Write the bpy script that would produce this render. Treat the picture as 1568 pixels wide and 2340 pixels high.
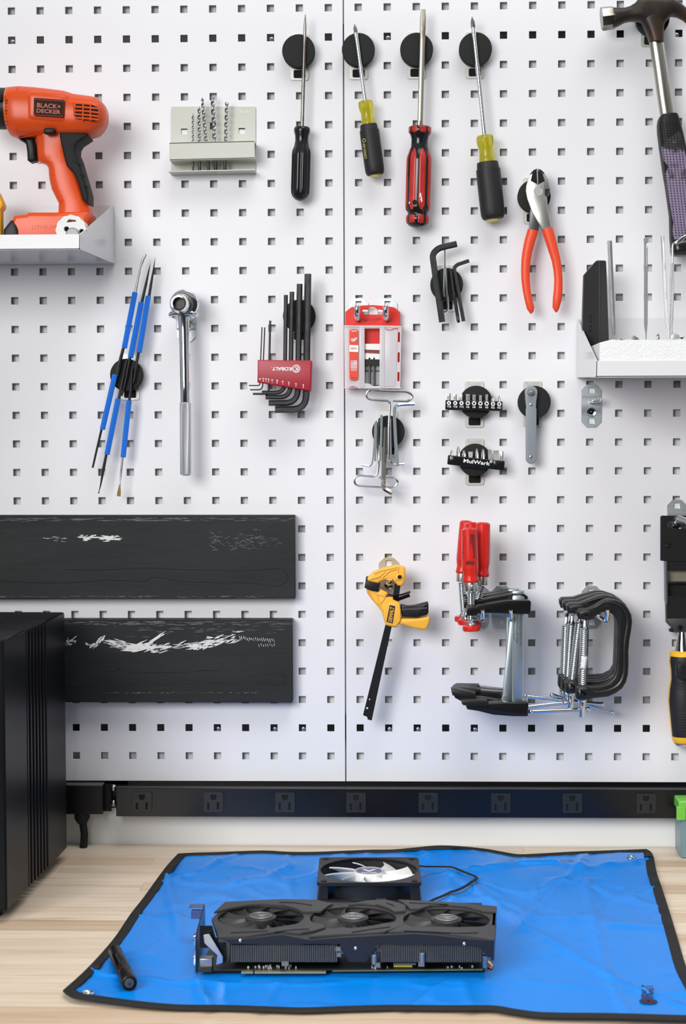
import bpy, bmesh, math, random
from mathutils import Vector, Matrix, geometry
R = math.radians
random.seed(7)
for o in list(bpy.data.objects):
    bpy.data.objects.remove(o, do_unlink=True)
scene = bpy.context.scene
COL = scene.collection

# ---------------------------------------------------------------- camera
# solved from the peg holes: millimetres, x right along the board, y into the wall, z up
FOC = 3998.974; PX, PY = 784.0, 1170.0
CX, CY, CZ = 508.167, -2324.802, -557.421
ZB = -1112.6                                   # bench top in board millimetres
a_, b_, c_ = 0.045425421, 0.030907195, -0.003281573
_Rx = Matrix(((1,0,0),(0,math.cos(a_),-math.sin(a_)),(0,math.sin(a_),math.cos(a_))))
_Ry = Matrix(((math.cos(b_),0,math.sin(b_)),(0,1,0),(-math.sin(b_),0,math.cos(b_))))
_Rz = Matrix(((math.cos(c_),-math.sin(c_),0),(math.sin(c_),math.cos(c_),0),(0,0,1)))
RM = _Rz @ _Rx @ _Ry @ Matrix(((1,0,0),(0,0,-1),(0,1,0)))
def mm(x, y, z):
    """board millimetres to scene metres (bench top at 0.9 m, floor at 0)"""
    return Vector(((x-CX)/1000, y/1000, (z-ZB)/1000+0.9))
cam = bpy.data.cameras.new('camera'); camo = bpy.data.objects.new('camera', cam); COL.objects.link(camo)
_r, _d, _f = RM[0], RM[1], RM[2]
camo.matrix_world = Matrix(((_r[0], -_d[0], -_f[0], 0), (_r[1], -_d[1], -_f[1], CY/1000), (_r[2], -_d[2], -_f[2], (CZ-ZB)/1000+0.9), (0,0,0,1)))
cam.sensor_width = 36; cam.lens = FOC/2340*36; cam.clip_start = 0.05
cam.dof.use_dof = True; cam.dof.focus_distance = 2.25; cam.dof.aperture_fstop = 11
scene.camera = camo

# ---------------------------------------------------------------- light and exposure
world = bpy.data.worlds.new('world'); scene.world = world; world.use_nodes = True
world.node_tree.nodes['Background'].inputs[0].default_value = (0.90, 0.95, 1.0, 1)
world.node_tree.nodes['Background'].inputs[1].default_value = 0.34
def area(name, loc, target, sx, sy, power, col=(1,1,1)):
    l = bpy.data.lights.new(name, 'AREA'); l.shape = 'RECTANGLE'; l.size = sx; l.size_y = sy; l.energy = power; l.color = col
    o = bpy.data.objects.new(name, l); COL.objects.link(o); o.location = loc
    o.rotation_euler = (Vector(target)-Vector(loc)).to_track_quat('-Z', 'Y').to_euler()
    return o
area('softbox_light', (-0.95,-2.5,2.05), (0.45,0,1.0), 1.3, 1.1, 11, (1, 0.985, 0.975)).data.spread = R(72)
area('ceiling_light', (0.25, -1.0, 3.0), (0.1, -0.5, 0.9), 1.2, 0.7, 5.8, (1.0, 0.98, 0.95)).data.spread = R(95)
area('strip_light', (0.0, -0.075, 2.13), (0.0, 0.0, 1.98), 2.2, 0.04, 0.7, (0.96, 0.99, 1.0))
scene.view_settings.view_transform = 'Standard'; scene.view_settings.look = 'None'
scene.view_settings.gamma = 1; scene.view_settings.use_curve_mapping = False
scene.view_settings.exposure = 0.12

# ---------------------------------------------------------------- placing helpers
def ray(px, py):
    return RM.transposed() @ Vector(((px-PX)/FOC, (py-PY)/FOC, 1.0))
def P(px, py, h=0.0):
    """point seen at a photo pixel, h mm out from the board's front"""
    d = ray(px, py); t = (-h-CY)/d.y
    return mm(CX+d.x*t, -h, CZ+d.z*t)
def G(px, py, h=0.0):
    """point seen at a photo pixel, h mm above the bench top"""
    d = ray(px, py); t = (ZB+h-CZ)/d.z
    return mm(CX+d.x*t, CY+d.y*t, ZB+h)
def K(h=0.0):
    """metres per photo pixel, h mm out from the board"""
    return (2324.8-h)/FOC/1000
class ZF:
    """coordinates read in a magnified crop of the photo, as photo pixels"""
    def __init__(s, x0, y0, k): s.x0, s.y0, s.k = x0, y0, k
    def __call__(s, *pts):
        r = [(s.x0+p[0]/s.k, s.y0+p[1]/s.k)+tuple(p[2:]) for p in pts]
        return r
def smooth(pts, n=4, closed=True):
    """Catmull-Rom through the points"""
    m = len(pts); out = []; D = len(pts[0])
    rng = range(m) if closed else range(m-1)
    for i in rng:
        if closed: q = [pts[(i+k-1) % m] for k in range(4)]
        else: q = [pts[max(0, min(m-1, i+k-1))] for k in range(4)]
        for j in range(n):
            t = j/n
            out.append(tuple(0.5*((2*q[1][d])+(-q[0][d]+q[2][d])*t+(2*q[0][d]-5*q[1][d]+4*q[2][d]-q[3][d])*t*t+(-q[0][d]+3*q[1][d]-3*q[2][d]+q[3][d])*t**3) for d in range(D)))
    if not closed: out.append(tuple(pts[-1]))
    return out
def circ(cx, cy, r, n=32, ry=None, a0=0):
    ry = ry or r
    return [(cx+r*math.cos(a0+2*math.pi*i/n), cy+ry*math.sin(a0+2*math.pi*i/n)) for i in range(n)]
def rrect(x0, y0, x1, y1, r, n=4):
    out = []
    for (cx, cy, a) in ((x1-r, y0+r, -90), (x1-r, y1-r, 0), (x0+r, y1-r, 90), (x0+r, y0+r, 180)):
        for i in range(n+1):
            t = R(a+90*i/n); out.append((cx+r*math.cos(t), cy+r*math.sin(t)))
    return out

# ---------------------------------------------------------------- mesh builder
class MB:
    def __init__(s): s.v = []; s.f = []
    def add(s, vs, fs):
        o = len(s.v); s.v += [Vector(q) for q in vs]; s.f += [tuple(o+i for i in f) for f in fs]; return s
    def loft(s, rings, cap=True, closed=True):
        n = len(rings[0]); vs = [q for r in rings for q in r]; fs = []
        for k in range(len(rings)-1):
            for i in range(n if closed else n-1):
                j = (i+1) % n
                fs.append((k*n+i, k*n+j, (k+1)*n+j, (k+1)*n+i))
        if cap and closed:
            fs.append(tuple(range(n-1, -1, -1))); fs.append(tuple((len(rings)-1)*n+i for i in range(n)))
        return s.add(vs, fs)
    def ext(s, pts, h1, h0, hp=None):
        """outline seen in the photo at h1, pushed straight back to h0"""
        f = [P(x, y, hp if hp is not None else h1) for x, y in pts]
        f = [Vector((q.x, -h1/1000, q.z)) for q in f]
        b = [Vector((q.x, -h0/1000, q.z)) for q in f]
        return s.loft([f, b])
    def pillow(s, pts, h1, h0, r, seg=4, rb=None):
        """outline with rounded front (and back) edges; r mm"""
        f = [P(x, y, (h1+h0)/2) for x, y in pts]
        xy = [(q.x, q.z) for q in f]; n = len(xy)
        ar = sum(xy[i][0]*xy[(i+1) % n][1]-xy[(i+1) % n][0]*xy[i][1] for i in range(n))
        sg = 1 if ar > 0 else -1
        nor = []
        for i in range(n):
            p0, p1, p2 = Vector(xy[i-1]), Vector(xy[i]), Vector(xy[(i+1) % n])
            e1 = (p1-p0); e2 = (p2-p1)
            if e1.length < 1e-9: e1 = e2
            if e2.length < 1e-9: e2 = e1
            e1.normalize(); e2.normalize()
            t = (e1+e2)
            t = t.normalized() if t.length > 1e-6 else e1
            nor.append(Vector((-t.y, t.x))*sg)
        rb = r if rb is None else rb
        rings = []
        for k in range(seg+1):
            a = math.pi/2*k/seg; ins = r*(1-math.sin(a))/1000; h = h1-r*(1-math.cos(a))
            rings.append([Vector((xy[i][0]+nor[i].x*ins, -h/1000, xy[i][1]+nor[i].y*ins)) for i in range(n)])
        for k in range(seg, -1, -1):
            a = math.pi/2*k/seg; ins = rb*(1-math.sin(a))/1000; h = h0+rb*(1-math.cos(a))
            rings.append([Vector((xy[i][0]+nor[i].x*ins, -h/1000, xy[i][1]+nor[i].y*ins)) for i in range(n)])
        return s.loft(rings)
    def plate(s, outer, holes, h1, h0):
        """flat plate with through holes, outlines in photo pixels at h1"""
        loops = [[P(x, y, h1) for x, y in outer]]+[[P(x, y, h1) for x, y in h] for h in holes]
        return s.plate3(loops, Vector((0, (h1-h0)/1000, 0)))
    def plate3(s, loops, d):
        flat = [q for l in loops for q in l]
        tri = geometry.tessellate_polygon(loops)
        n = len(flat)
        fs = [tuple(t) for t in tri]+[tuple(i+n for i in reversed(t)) for t in tri]
        o = 0
        for l in loops:
            m = len(l)
            for i in range(m): fs.append((o+i, o+(i+1) % m, o+(i+1) % m+n, o+i+n))
            o += m
        return s.add(flat+[q+d for q in flat], fs)
    def sections(s, rows, h, dep, axis='y', n=20, e=0.75):
        """rounded body from (position, low edge, high edge[, depth scale]) rows in photo pixels at h; dep mm half depth"""
        rings = []
        for row in rows:
            q, lo, hi = row[:3]; d = dep*(row[3] if len(row) > 3 else 1)/1000
            a, b = (P(lo, q, h), P(hi, q, h)) if axis == 'y' else (P(q, lo, h), P(q, hi, h))
            c = (a+b)/2; u = (b-a)/2
            f = lambda v: math.copysign(abs(v)**e, v)
            rings.append([c+u*f(math.cos(2*math.pi*i/n))+Vector((0, -d*f(math.sin(2*math.pi*i/n)), 0)) for i in range(n)])
        return s.loft(rings)
    def tube(s, pts, r, n=10, closed=False, cap=True, flat=1.0, up=None, roll=0.0):
        pts = [Vector(q) for q in pts]; m = len(pts)
        rs = r if isinstance(r, (list, tuple)) else [r]*m
        rings = []; prev = None
        for i in range(m):
            if closed: t = pts[(i+1) % m]-pts[i-1]
            else: t = pts[min(m-1, i+1)]-pts[max(0, i-1)]
            t.normalize()
            if prev is None:
                u = up if up is not None else (Vector((0,1,0)) if abs(t.y) < 0.9 else Vector((1,0,0)))
            else: u = prev
            u = (u-t*u.dot(t)).normalized(); prev = u; w = t.cross(u)
            rings.append([pts[i]+(u*math.cos(2*math.pi*k/n+roll)*flat+w*math.sin(2*math.pi*k/n+roll))*rs[i] for k in range(n)])
        if closed: rings.append(rings[0]); cap = False
        return s.loft(rings, cap)
    def lathe(s, p0, p1, prof, n=24, flute=None, sector=None, up=None):
        """prof: (distance from p0, radius) in metres along p0->p1; flute=(count, depth, d0, d1)"""
        p0, p1 = Vector(p0), Vector(p1); t = (p1-p0).normalized()
        u = up if up is not None else (Vector((0,-1,0)) if abs(t.y) < 0.9 else Vector((1,0,0)))
        u = (u-t*u.dot(t)).normalized(); w = t.cross(u)
        rings = []
        for d, r in prof:
            ring = []
            for k in range(n if sector is None else n+1):
                a = 2*math.pi*k/n if sector is None else sector[0]+(sector[1]-sector[0])*k/n
                rr = r
                if flute and flute[2] <= d <= flute[3]:
                    rr = r*(1-flute[1]*max(0, math.cos(flute[0]*a))**2)
                ring.append(p0+t*d+(u*math.cos(a)+w*math.sin(a))*rr)
            rings.append(ring)
        return s.loft(rings, sector is None, sector is None)
    def box(s, c, sx, sy, sz, rot=None):
        c = Vector(c); m = rot or Matrix.Identity(3)
        vs = [c+m @ Vector((x*sx/2, y*sy/2, z*sz/2)) for z in (-1, 1) for y in (-1, 1) for x in (-1, 1)]
        return s.add(vs, [(0,2,3,1), (4,5,7,6), (0,1,5,4), (2,6,7,3), (0,4,6,2), (1,3,7,5)])
    def hexa(s, b, t):
        """four bottom points, four top points"""
        return s.loft([b, t])
    def sphere(s, c, r, n=12, m=8, sc=(1,1,1)):
        c = Vector(c); rings = []
        for j in range(1, m):
            a = math.pi*j/m
            rings.append([c+Vector((r*math.sin(a)*math.cos(2*math.pi*k/n)*sc[0], r*math.sin(a)*math.sin(2*math.pi*k/n)*sc[1], r*math.cos(a)*sc[2])) for k in range(n)])
        return s.loft(rings)

def mesh_of(mb, name, origin, mat, ang=38, smooth_=True):
    me = bpy.data.meshes.new(name)
    me.from_pydata([q-origin for q in mb.v], [], mb.f)
    bm = bmesh.new(); bm.from_mesh(me); bmesh.ops.recalc_face_normals(bm, faces=bm.faces[:]); bm.to_mesh(me); bm.free()
    if smooth_:
        me.polygons.foreach_set('use_smooth', [True]*len(me.polygons)); me.set_sharp_from_angle(angle=R(ang))
    me.materials.append(mat)
    return me
def tag(o, label, cat, group=None):
    o['label'] = label; o['category'] = cat
    if group: o['group'] = group
    return o
def thing(name, label, cat, loc, group=None):
    o = bpy.data.objects.new(name, None); COL.objects.link(o); o.location = Vector(loc); o.empty_display_size = 0.01
    return tag(o, label, cat, group)
def wloc(o):
    v = Vector((0,0,0))
    while o is not None: v = v+o.location; o = o.parent
    return v
def part(name, mb, mat, parent=None, bev=0, label=None, ang=38, seg=2):
    if parent is None:
        lo = Vector([min(q[i] for q in mb.v) for i in range(3)]); hi = Vector([max(q[i] for q in mb.v) for i in range(3)])
        org = Vector(((lo.x+hi.x)/2, (lo.y+hi.y)/2, lo.z))
    else: org = wloc(parent)
    me = mesh_of(mb, name, org, mat, ang)
    o = bpy.data.objects.new(name, me); COL.objects.link(o)
    if parent is None: o.location = org
    else: o.parent = parent
    if bev:
        m = o.modifiers.new('bevel', 'BEVEL'); m.width = bev/1000; m.segments = seg; m.limit_method = 'ANGLE'; m.angle_limit = R(40); m.harden_normals = False
    if label: o['label'] = label
    return o
def solo(name, mb, mat, label, cat, group=None, bev=0, ang=38):
    return tag(part(name, mb, mat, None, bev, None, ang), label, cat, group)
def struct(name, mb, mat):
    o = part(name, mb, mat); o['kind'] = 'structure'; return o
def copy_tree(o, off, parent=None):
    c = o.copy(); COL.objects.link(c); c.parent = parent
    if parent is None: c.location = o.location+off
    for ch in list(o.children): copy_tree(ch, off, c)
    return c
_txt = {}
def text_mesh(s, bold=0.0):
    key = (s, bold)
    if key not in _txt:
        cu = bpy.data.curves.new('lettering', 'FONT'); cu.body = s; cu.offset = bold; cu.resolution_u = 3
        ob = bpy.data.objects.new('lettering', cu); COL.objects.link(ob)
        dg = bpy.context.evaluated_depsgraph_get()
        me = bpy.data.meshes.new_from_object(ob.evaluated_get(dg))
        vs = [tuple(v.co) for v in me.vertices]; fs = [tuple(p.vertices) for p in me.polygons]
        bpy.data.objects.remove(ob); bpy.data.curves.remove(cu); bpy.data.meshes.remove(me)
        xs = [v[0] for v in vs]; ys = [v[1] for v in vs]
        x0, x1, y0, y1 = min(xs), max(xs), min(ys), max(ys)
        _txt[key] = ([((v[0]-x0)/(x1-x0), (v[1]-y0)/(y1-y0)) for v in vs], fs)
    return _txt[key]
def text_on(mb, s, q, bold=0.0):
    """write s into the quad q = world points (top left, top right, bottom right, bottom left)"""
    vs, fs = text_mesh(s, bold)
    tl, tr, br, bl = [Vector(p) for p in q]
    return mb.add([(bl*(1-u)+br*u)*(1-w)+(tl*(1-u)+tr*u)*w for u, w in vs], fs)
def text_px(mb, s, q, h, bold=0.0):
    return text_on(mb, s, [P(x, y, h) for x, y in q], bold)

# ---------------------------------------------------------------- materials
def lin(c):
    if isinstance(c, str):
        c = [int(c[i:i+2], 16)/255 for i in (0, 2, 4)]
        c = [x/12.92 if x <= 0.04045 else ((x+0.055)/1.055)**2.4 for x in c]
    return (c[0], c[1], c[2], 1)
_m = {}
def M(name, col, rough=0.5, metal=0.0, col2=None, scale=60, lo=0.4, hi=0.65, bump=0.0, bscale=400, trans=0.0, stretch=(1,1,1), alpha=1.0, coat=0.0, rand=0.0, ior=1.45, spec=0.5):
    if name in _m: return _m[name]
    m = bpy.data.materials.new(name); m.use_nodes = True; nt = m.node_tree; b = nt.nodes['Principled BSDF']
    b.inputs['Base Color'].default_value = lin(col); b.inputs['Roughness'].default_value = rough; b.inputs['Metallic'].default_value = metal
    b.inputs['Transmission Weight'].default_value = trans; b.inputs['Coat Weight'].default_value = coat; b.inputs['IOR'].default_value = ior
    b.inputs['Specular IOR Level'].default_value = spec; b.inputs['Alpha'].default_value = alpha
    tc = nt.nodes.new('ShaderNodeTexCoord'); mp = nt.nodes.new('ShaderNodeMapping'); mp.inputs['Scale'].default_value = stretch
    nt.links.new(tc.outputs['Object'], mp.inputs['Vector'])
    last = None
    if col2 is not None:
        n = nt.nodes.new('ShaderNodeTexNoise'); n.inputs['Scale'].default_value = scale; n.inputs['Detail'].default_value = 6
        r = nt.nodes.new('ShaderNodeMapRange'); r.inputs[1].default_value = lo; r.inputs[2].default_value = hi
        x = nt.nodes.new('ShaderNodeMix'); x.data_type = 'RGBA'; x.inputs[6].default_value = lin(col); x.inputs[7].default_value = lin(col2)
        nt.links.new(mp.outputs[0], n.inputs['Vector']); nt.links.new(n.outputs[0], r.inputs[0]); nt.links.new(r.outputs[0], x.inputs[0])
        last = x.outputs[2]; nt.links.new(last, b.inputs['Base Color'])
    if rand:
        oi = nt.nodes.new('ShaderNodeObjectInfo'); r = nt.nodes.new('ShaderNodeMapRange'); r.inputs[3].default_value = 1-rand; r.inputs[4].default_value = 1+rand*0.4
        hs = nt.nodes.new('ShaderNodeHueSaturation'); hs.inputs['Color'].default_value = lin(col)
        if last: nt.links.new(last, hs.inputs['Color'])
        nt.links.new(oi.outputs['Random'], r.inputs[0]); nt.links.new(r.outputs[0], hs.inputs['Value']); nt.links.new(hs.outputs[0], b.inputs['Base Color'])
    if bump:
        n = nt.nodes.new('ShaderNodeTexNoise'); n.inputs['Scale'].default_value = bscale; n.inputs['Detail'].default_value = 3
        bp = nt.nodes.new('ShaderNodeBump'); bp.inputs['Strength'].default_value = bump; bp.inputs['Distance'].default_value = 0.001
        nt.links.new(mp.outputs[0], n.inputs['Vector']); nt.links.new(n.outputs[0], bp.inputs['Height']); nt.links.new(bp.outputs[0], b.inputs['Normal'])
    _m[name] = m
    return m
BOARD = M('white_powder_coat', (0.80, 0.80, 0.83), 0.30, bump=0.05, bscale=900)
WALLP = M('wall_paint', (0.84, 0.86, 0.86), 0.7, bump=0.05, bscale=500)
BLACKP = M('black_plastic', (0.011, 0.011, 0.012), 0.42, bump=0.05, bscale=900, spec=0.35)
BLACKM = M('black_painted_metal', (0.004, 0.0045, 0.006), 0.35, spec=0.3)
RUBBER = M('black_rubber', (0.012, 0.013, 0.013), 0.62, bump=0.08, bscale=800, spec=0.3)
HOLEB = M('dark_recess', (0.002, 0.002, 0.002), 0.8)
ZINC = M('zinc_plate', (0.64, 0.70, 0.71), 0.36, 0.8, col2=(0.52, 0.58, 0.60), scale=30)
ZINCW = M('pale_zinc_plate', (0.60, 0.62, 0.58), 0.42, 0.55, col2=(0.66, 0.66, 0.58), scale=40)
ZINCY = M('yellow_zinc_plate', (0.60, 0.52, 0.38), 0.34, 0.8, col2=(0.55, 0.62, 0.66), scale=25)
CHROME = M('chrome', (0.78, 0.80, 0.82), 0.10, 1.0)
STEEL = M('brushed_steel', (0.55, 0.55, 0.55), 0.28, 1.0, col2=(0.42, 0.41, 0.39), scale=50)
STEELD = M('dark_steel', (0.20, 0.19, 0.18), 0.38, 1.0, col2=(0.10, 0.09, 0.08), scale=60)
BLKOX = M('black_oxide_steel', (0.022, 0.024, 0.025), 0.36, 0.4, col2=(0.035, 0.037, 0.038), scale=90)
WHITEP = M('white_plastic', (0.70, 0.71, 0.70), 0.35)
PRINTW = M('white_print', (0.85, 0.85, 0.85), 0.6)
PRINTB = M('black_print', (0.01, 0.01, 0.01), 0.6)
REDP = M('red_plastic', (0.62, 0.018, 0.012), 0.28, coat=0.2)
ORANGE = M('orange_plastic', (0.74, 0.080, 0.008), 0.32, bump=0.03, bscale=700)
YELLOW = M('yellow_plastic', (0.90, 0.46, 0.03), 0.38)
# ================================================================ the setting
struct('wall_back', MB().box(mm(CX, 9.5+40, -618), 6.0, 0.08, 3.2), WALLP)
struct('wall_front_added', MB().box((0, -4.6, 1.5), 8.0, 0.1, 3.0), M('dark_reflection_wall', (0.10, 0.10, 0.105), 0.8))  # unseen dark wall added behind the camera to darken metal reflections
struct('floor', MB().box((0, -2.3, -0.05), 8.0, 5.0, 0.1), M('concrete_floor', (0.20, 0.20, 0.20), 0.6, col2=(0.16, 0.16, 0.16), scale=6))

# ---------------------------------------------------------------- pegboard panels
PIT = 38.1
def pegboard(name, label, x0, c0, c1, r0, r1, zoff, xl, xr, zt, zb):
    t = thing(name, label, 'pegboard', mm((xl+xr)/2, 0, zb))
    mb = MB()
    xs = [xl]+[x0+(c+0.5)*PIT for c in range(c0, c1)]+[xr]
    zs = [zt]+[zoff-(r+0.5)*PIT for r in range(r0, r1)]+[zb]
    def ring(cx, cz, a, y): return [mm(cx-a, y, cz+a), mm(cx+a, y, cz+a), mm(cx+a, y, cz-a), mm(cx-a, y, cz-a)]
    for i, c in enumerate(range(c0, c1+1)):
        for j, r in enumerate(range(r0, r1+1)):
            cx, cz = x0+c*PIT, zoff-r*PIT
            cell = [mm(xs[i], 0, zs[j]), mm(xs[i+1], 0, zs[j]), mm(xs[i+1], 0, zs[j+1]), mm(xs[i], 0, zs[j+1])]
            mb.loft([cell, ring(cx, cz, 5.05, 0), ring(cx, cz, 4.65, 0.55), ring(cx, cz, 4.65, 1.5)], cap=False)
    part('sheet', mb, BOARD, t, ang=20)
    fb = MB()                                     # folded edges
    for x, s in ((xl, 1), (xr, -1)):
        fb.add([mm(x, 0, zt), mm(x, 0, zb), mm(x, 2.4, zb), mm(x, 2.4, zt)], [(0,1,2,3)])
        fb.add([mm(x, 2.4, zt), mm(x, 2.4, zb), mm(x+s*10, 2.4, zb), mm(x+s*10, 2.4, zt)], [(0,1,2,3)])
    fb.add([mm(xl, 0, zb), mm(xr, 0, zb), mm(xr, 2.4, zb), mm(xl, 2.4, zb)], [(0,1,2,3)])
    part('folded_edge', fb, BOARD, t, ang=20)
    return t
ZT, ZBT = 2.2*PIT, -26*PIT-33.7
XS = P(788.2, 1100).x*1000+CX
pegboard('pegboard_panel', 'white metal pegboard panel on the left, behind the drill shelf and magnetic bars', 0, -8, 11, -1, 26, 0, -8.6*PIT, XS-0.9, ZT, ZBT)
pegboard('pegboard_panel', 'white metal pegboard panel on the right, behind the pliers and clamps', 12*PIT+1.198, 0, 20, -1, 26, 0.11, XS+0.9, 33.2*PIT, ZT, ZBT+0.1)
SCREWM = M('screw_zinc', (0.42, 0.45, 0.46), 0.22, 1.0)
def pan_screw(parent, c, d, r, name='screw'):
    """pan-head screw with a cross recess, facing d"""
    c = Vector(c); d = Vector(d).normalized()
    mb = MB().lathe(c, c+d, [(0, r*0.2), (0, r), (r*0.25, r*0.95), (r*0.5, r*0.7), (r*0.6, r*0.35), (r*0.35, r*0.12)], 12)
    return part(name, mb, SCREWM, parent)
for row, lab, holes in ((1, 'upper black mounting rail seen through the second row of holes', [(0, 0), (9, 0), (13, 1), (22.9, 1)]),
                        (25, 'lower black mounting rail seen through the second lowest row of holes', [(9, 0), (10, 0), (13, 1), (14, 1), (16, 1), (7, 0)])):
    t = thing('mounting_rail', lab, 'rail', mm(CX, 16, -row*PIT-17), 'mounting rails behind the pegboard')
    part('rail', MB().box(mm(CX, 5.4, -row*PIT), 1.9, 0.0050, 0.034), BLACKM, t)
    for c, pn in holes: pan_screw(t, mm(c*PIT+pn*1.2+1, 2.1, -row*PIT-1.5), (0, -1, 0), 0.0034)

# ---------------------------------------------------------------- power strips
STRIPM = M('satin_black_strip', (0.005, 0.0055, 0.007), 0.26, spec=0.5)
OUTM = M('outlet_black_plastic', (0.018, 0.019, 0.020), 0.35)
def z_of(py, h): return P(784, py, h).z
t = thing('power_strip', 'long black metal power strip with eight outlets under the pegboard', 'power strip', P(784, 1867, 24))
hs = MB()
zt, zb = z_of(1801.5, 24), z_of(1867.5, 24); xl = P(265, 1830, 24).x; xr = 1.2
hs.hexa([Vector((xl, -0.024, zb)), Vector((xr, -0.024, zb)), Vector((xr, 0.0078, zb)), Vector((xl, 0.0078, zb))],
        [Vector((xl, -0.024, zt)), Vector((xr, -0.024, zt)), Vector((xr, 0.0078, zt)), Vector((xl, 0.0078, zt))])
part('housing', hs, STRIPM, t, bev=0.8)
mp = MB(); zz = z_of(1786, 0)
mp.add([Vector((xl-0.018, 0.004, zz-0.001)), Vector((xr, 0.004, zz-0.001)), Vector((xr, 0.004, zt-0.001)), Vector((xl-0.018, 0.004, zt-0.001)),
        Vector((xl-0.018, 0.0078, zz-0.001)), Vector((xr, 0.0078, zz-0.001)), Vector((xr, 0.0078, zt-0.001)), Vector((xl-0.018, 0.0078, zt-0.001))],
       [(0,1,2,3), (4,5,6,7), (0,4,5,1), (3,2,6,7), (0,3,7,4), (1,2,6,5)])
part('mounting_flange', mp, BLACKM, t)
tb = P(258, 1818, 6)
part('end_tab', MB().box(tb+Vector((0.004, 0.012, 0)), 0.03, 0.004, z_of(1788, 0)-z_of(1851, 0)), BLACKM, t)
for py in (1801.5, 1836.5):
    c = P(258.5, py, 9); pan_screw(t, Vector((c.x, -0.0055, c.z)), (0, -1, 0), 0.0048)
for ox in (324.5, 488, 651.5, 814, 979, 1145, 1308.5, 1477):
    oy = 1833+(ox-324)*0.0025
    w = 22.5; h_ = 22.5
    face = rrect(ox-w, oy-h_, ox+w, oy+h_, 3)
    slots = [[(ox-14, oy+2), (ox-9.5, oy+2), (ox-9.5, oy+17), (ox-14, oy+17)], [(ox+8, oy+0.5), (ox+13, oy+0.5), (ox+13, oy+17), (ox+8, oy+17)],
             [(ox-6.5, oy-17), (ox+6.5, oy-17), (ox+6.5, oy-10), (ox+4.5, oy-6), (ox, oy-4.5), (ox-4.5, oy-6), (ox-6.5, oy-10)]]
    mb = MB().plate(face, slots, 26.2, 24.6)
    ou = part('outlet', mb, OUTM, t, bev=0.3)
    part('slots', MB().ext(rrect(ox-w+4, oy-h_+3, ox+w-4, oy+h_-3, 1), 24.7, 23.9), HOLEB, ou)
t = thing('power_strip', 'short end of a second black power strip beside the ribbed case, with a hanging cord', 'power strip', P(194, 1862, 24))
hs = MB(); zt, zb = z_of(1796, 24), z_of(1863, 24); x0, x1 = P(-60, 1830, 24).x, P(234.5, 1830, 24).x
hs.hexa([Vector((x0, -0.024, zb)), Vector((x1, -0.024, zb)), Vector((x1, 0.0078, zb)), Vector((x0, 0.0078, zb))],
        [Vector((x0, -0.024, zt)), Vector((x1, -0.024, zt)), Vector((x1, 0.0078, zt)), Vector((x0, 0.0078, zt))])
part('housing', hs, STRIPM, t, bev=0.8)
part('end_tab', MB().box(P(243, 1822, 4), 0.014, 0.004, z_of(1788, 0)-z_of(1850, 0)), BLACKM, t)
part('cord', MB().tube([P(188, 1870, 14), P(190, 1885, 13), P(193, 1905, 12), P(192, 1925, 12), P(189, 1950, 10)], 0.0052, 12), RUBBER, t)
part('strain_relief', MB().lathe(P(187.5, 1858, 14), P(188, 1884, 14), [(0, 0.010), (0.006, 0.0105), (0.010, 0.0085), (0.014, 0.006)], 20), RUBBER, t)

# ---------------------------------------------------------------- workbench of laminated planks
t = thing('workbench', 'pale laminated wood workbench top against the wall', 'workbench', (0, -0.36, 0))
WOOD = bpy.data.materials.new('maple_stave'); WOOD.use_nodes = True
nt = WOOD.node_tree; b = nt.nodes['Principled BSDF']; b.inputs['Roughness'].default_value = 0.42; b.inputs['Coat Weight'].default_value = 0.08
tc = nt.nodes.new('ShaderNodeTexCoord'); oi = nt.nodes.new('ShaderNodeObjectInfo'); mp_ = nt.nodes.new('ShaderNodeMapping'); mp_.inputs['Scale'].default_value = (3.0, 60, 60)
sc_ = nt.nodes.new('ShaderNodeVectorMath'); sc_.operation = 'SCALE'; cmb = nt.nodes.new('ShaderNodeCombineXYZ')
for k in range(3): nt.links.new(oi.outputs['Random'], cmb.inputs[k])
nt.links.new(cmb.outputs[0], sc_.inputs[0]); sc_.inputs['Scale'].default_value = 57
nt.links.new(sc_.outputs[0], mp_.inputs['Location']); nt.links.new(tc.outputs['Object'], mp_.inputs['Vector'])
nz = nt.nodes.new('ShaderNodeTexNoise'); nz.inputs['Scale'].default_value = 1.6; nz.inputs['Detail'].default_value = 8; nz.inputs['Roughness'].default_value = 0.6; nz.inputs['Distortion'].default_value = 0.5
nt.links.new(mp_.outputs[0], nz.inputs['Vector'])
cr = nt.nodes.new('ShaderNodeValToRGB'); e = cr.color_ramp.elements
e[0].position = 0.28; e[0].color = lin('cfb399'); e[1].position = 0.62; e[1].color = lin('efe6da'); x = cr.color_ramp.elements.new(0.44); x.color = lin('e6d8c7')
nt.links.new(nz.outputs[0], cr.inputs[0])
ram = nt.nodes.new('ShaderNodeValToRGB'); e = ram.color_ramp.elements
e[0].color = lin('e0cfbc'); e[1].color = lin('fff8ee'); x = ram.color_ramp.elements.new(0.35); x.color = lin('f7efe5'); x = ram.color_ramp.elements.new(0.12); x.color = lin('eee0d0')
nt.links.new(oi.outputs['Random'], ram.inputs[0])
mx = nt.nodes.new('ShaderNodeMix'); mx.data_type = 'RGBA'; mx.blend_type = 'MULTIPLY'; mx.inputs[0].default_value = 1
nt.links.new(cr.outputs[0], mx.inputs[6]); nt.links.new(ram.outputs[0], mx.inputs[7]); nt.links.new(mx.outputs[2], b.inputs['Base Color'])
random.seed(21)
yy = 7.0
rows = [34, 40, 38, 46, 40, 44, 36, 46, 42, 44, 40, 46, 40, 44, 42, 46, 40, 44, 40]
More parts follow.
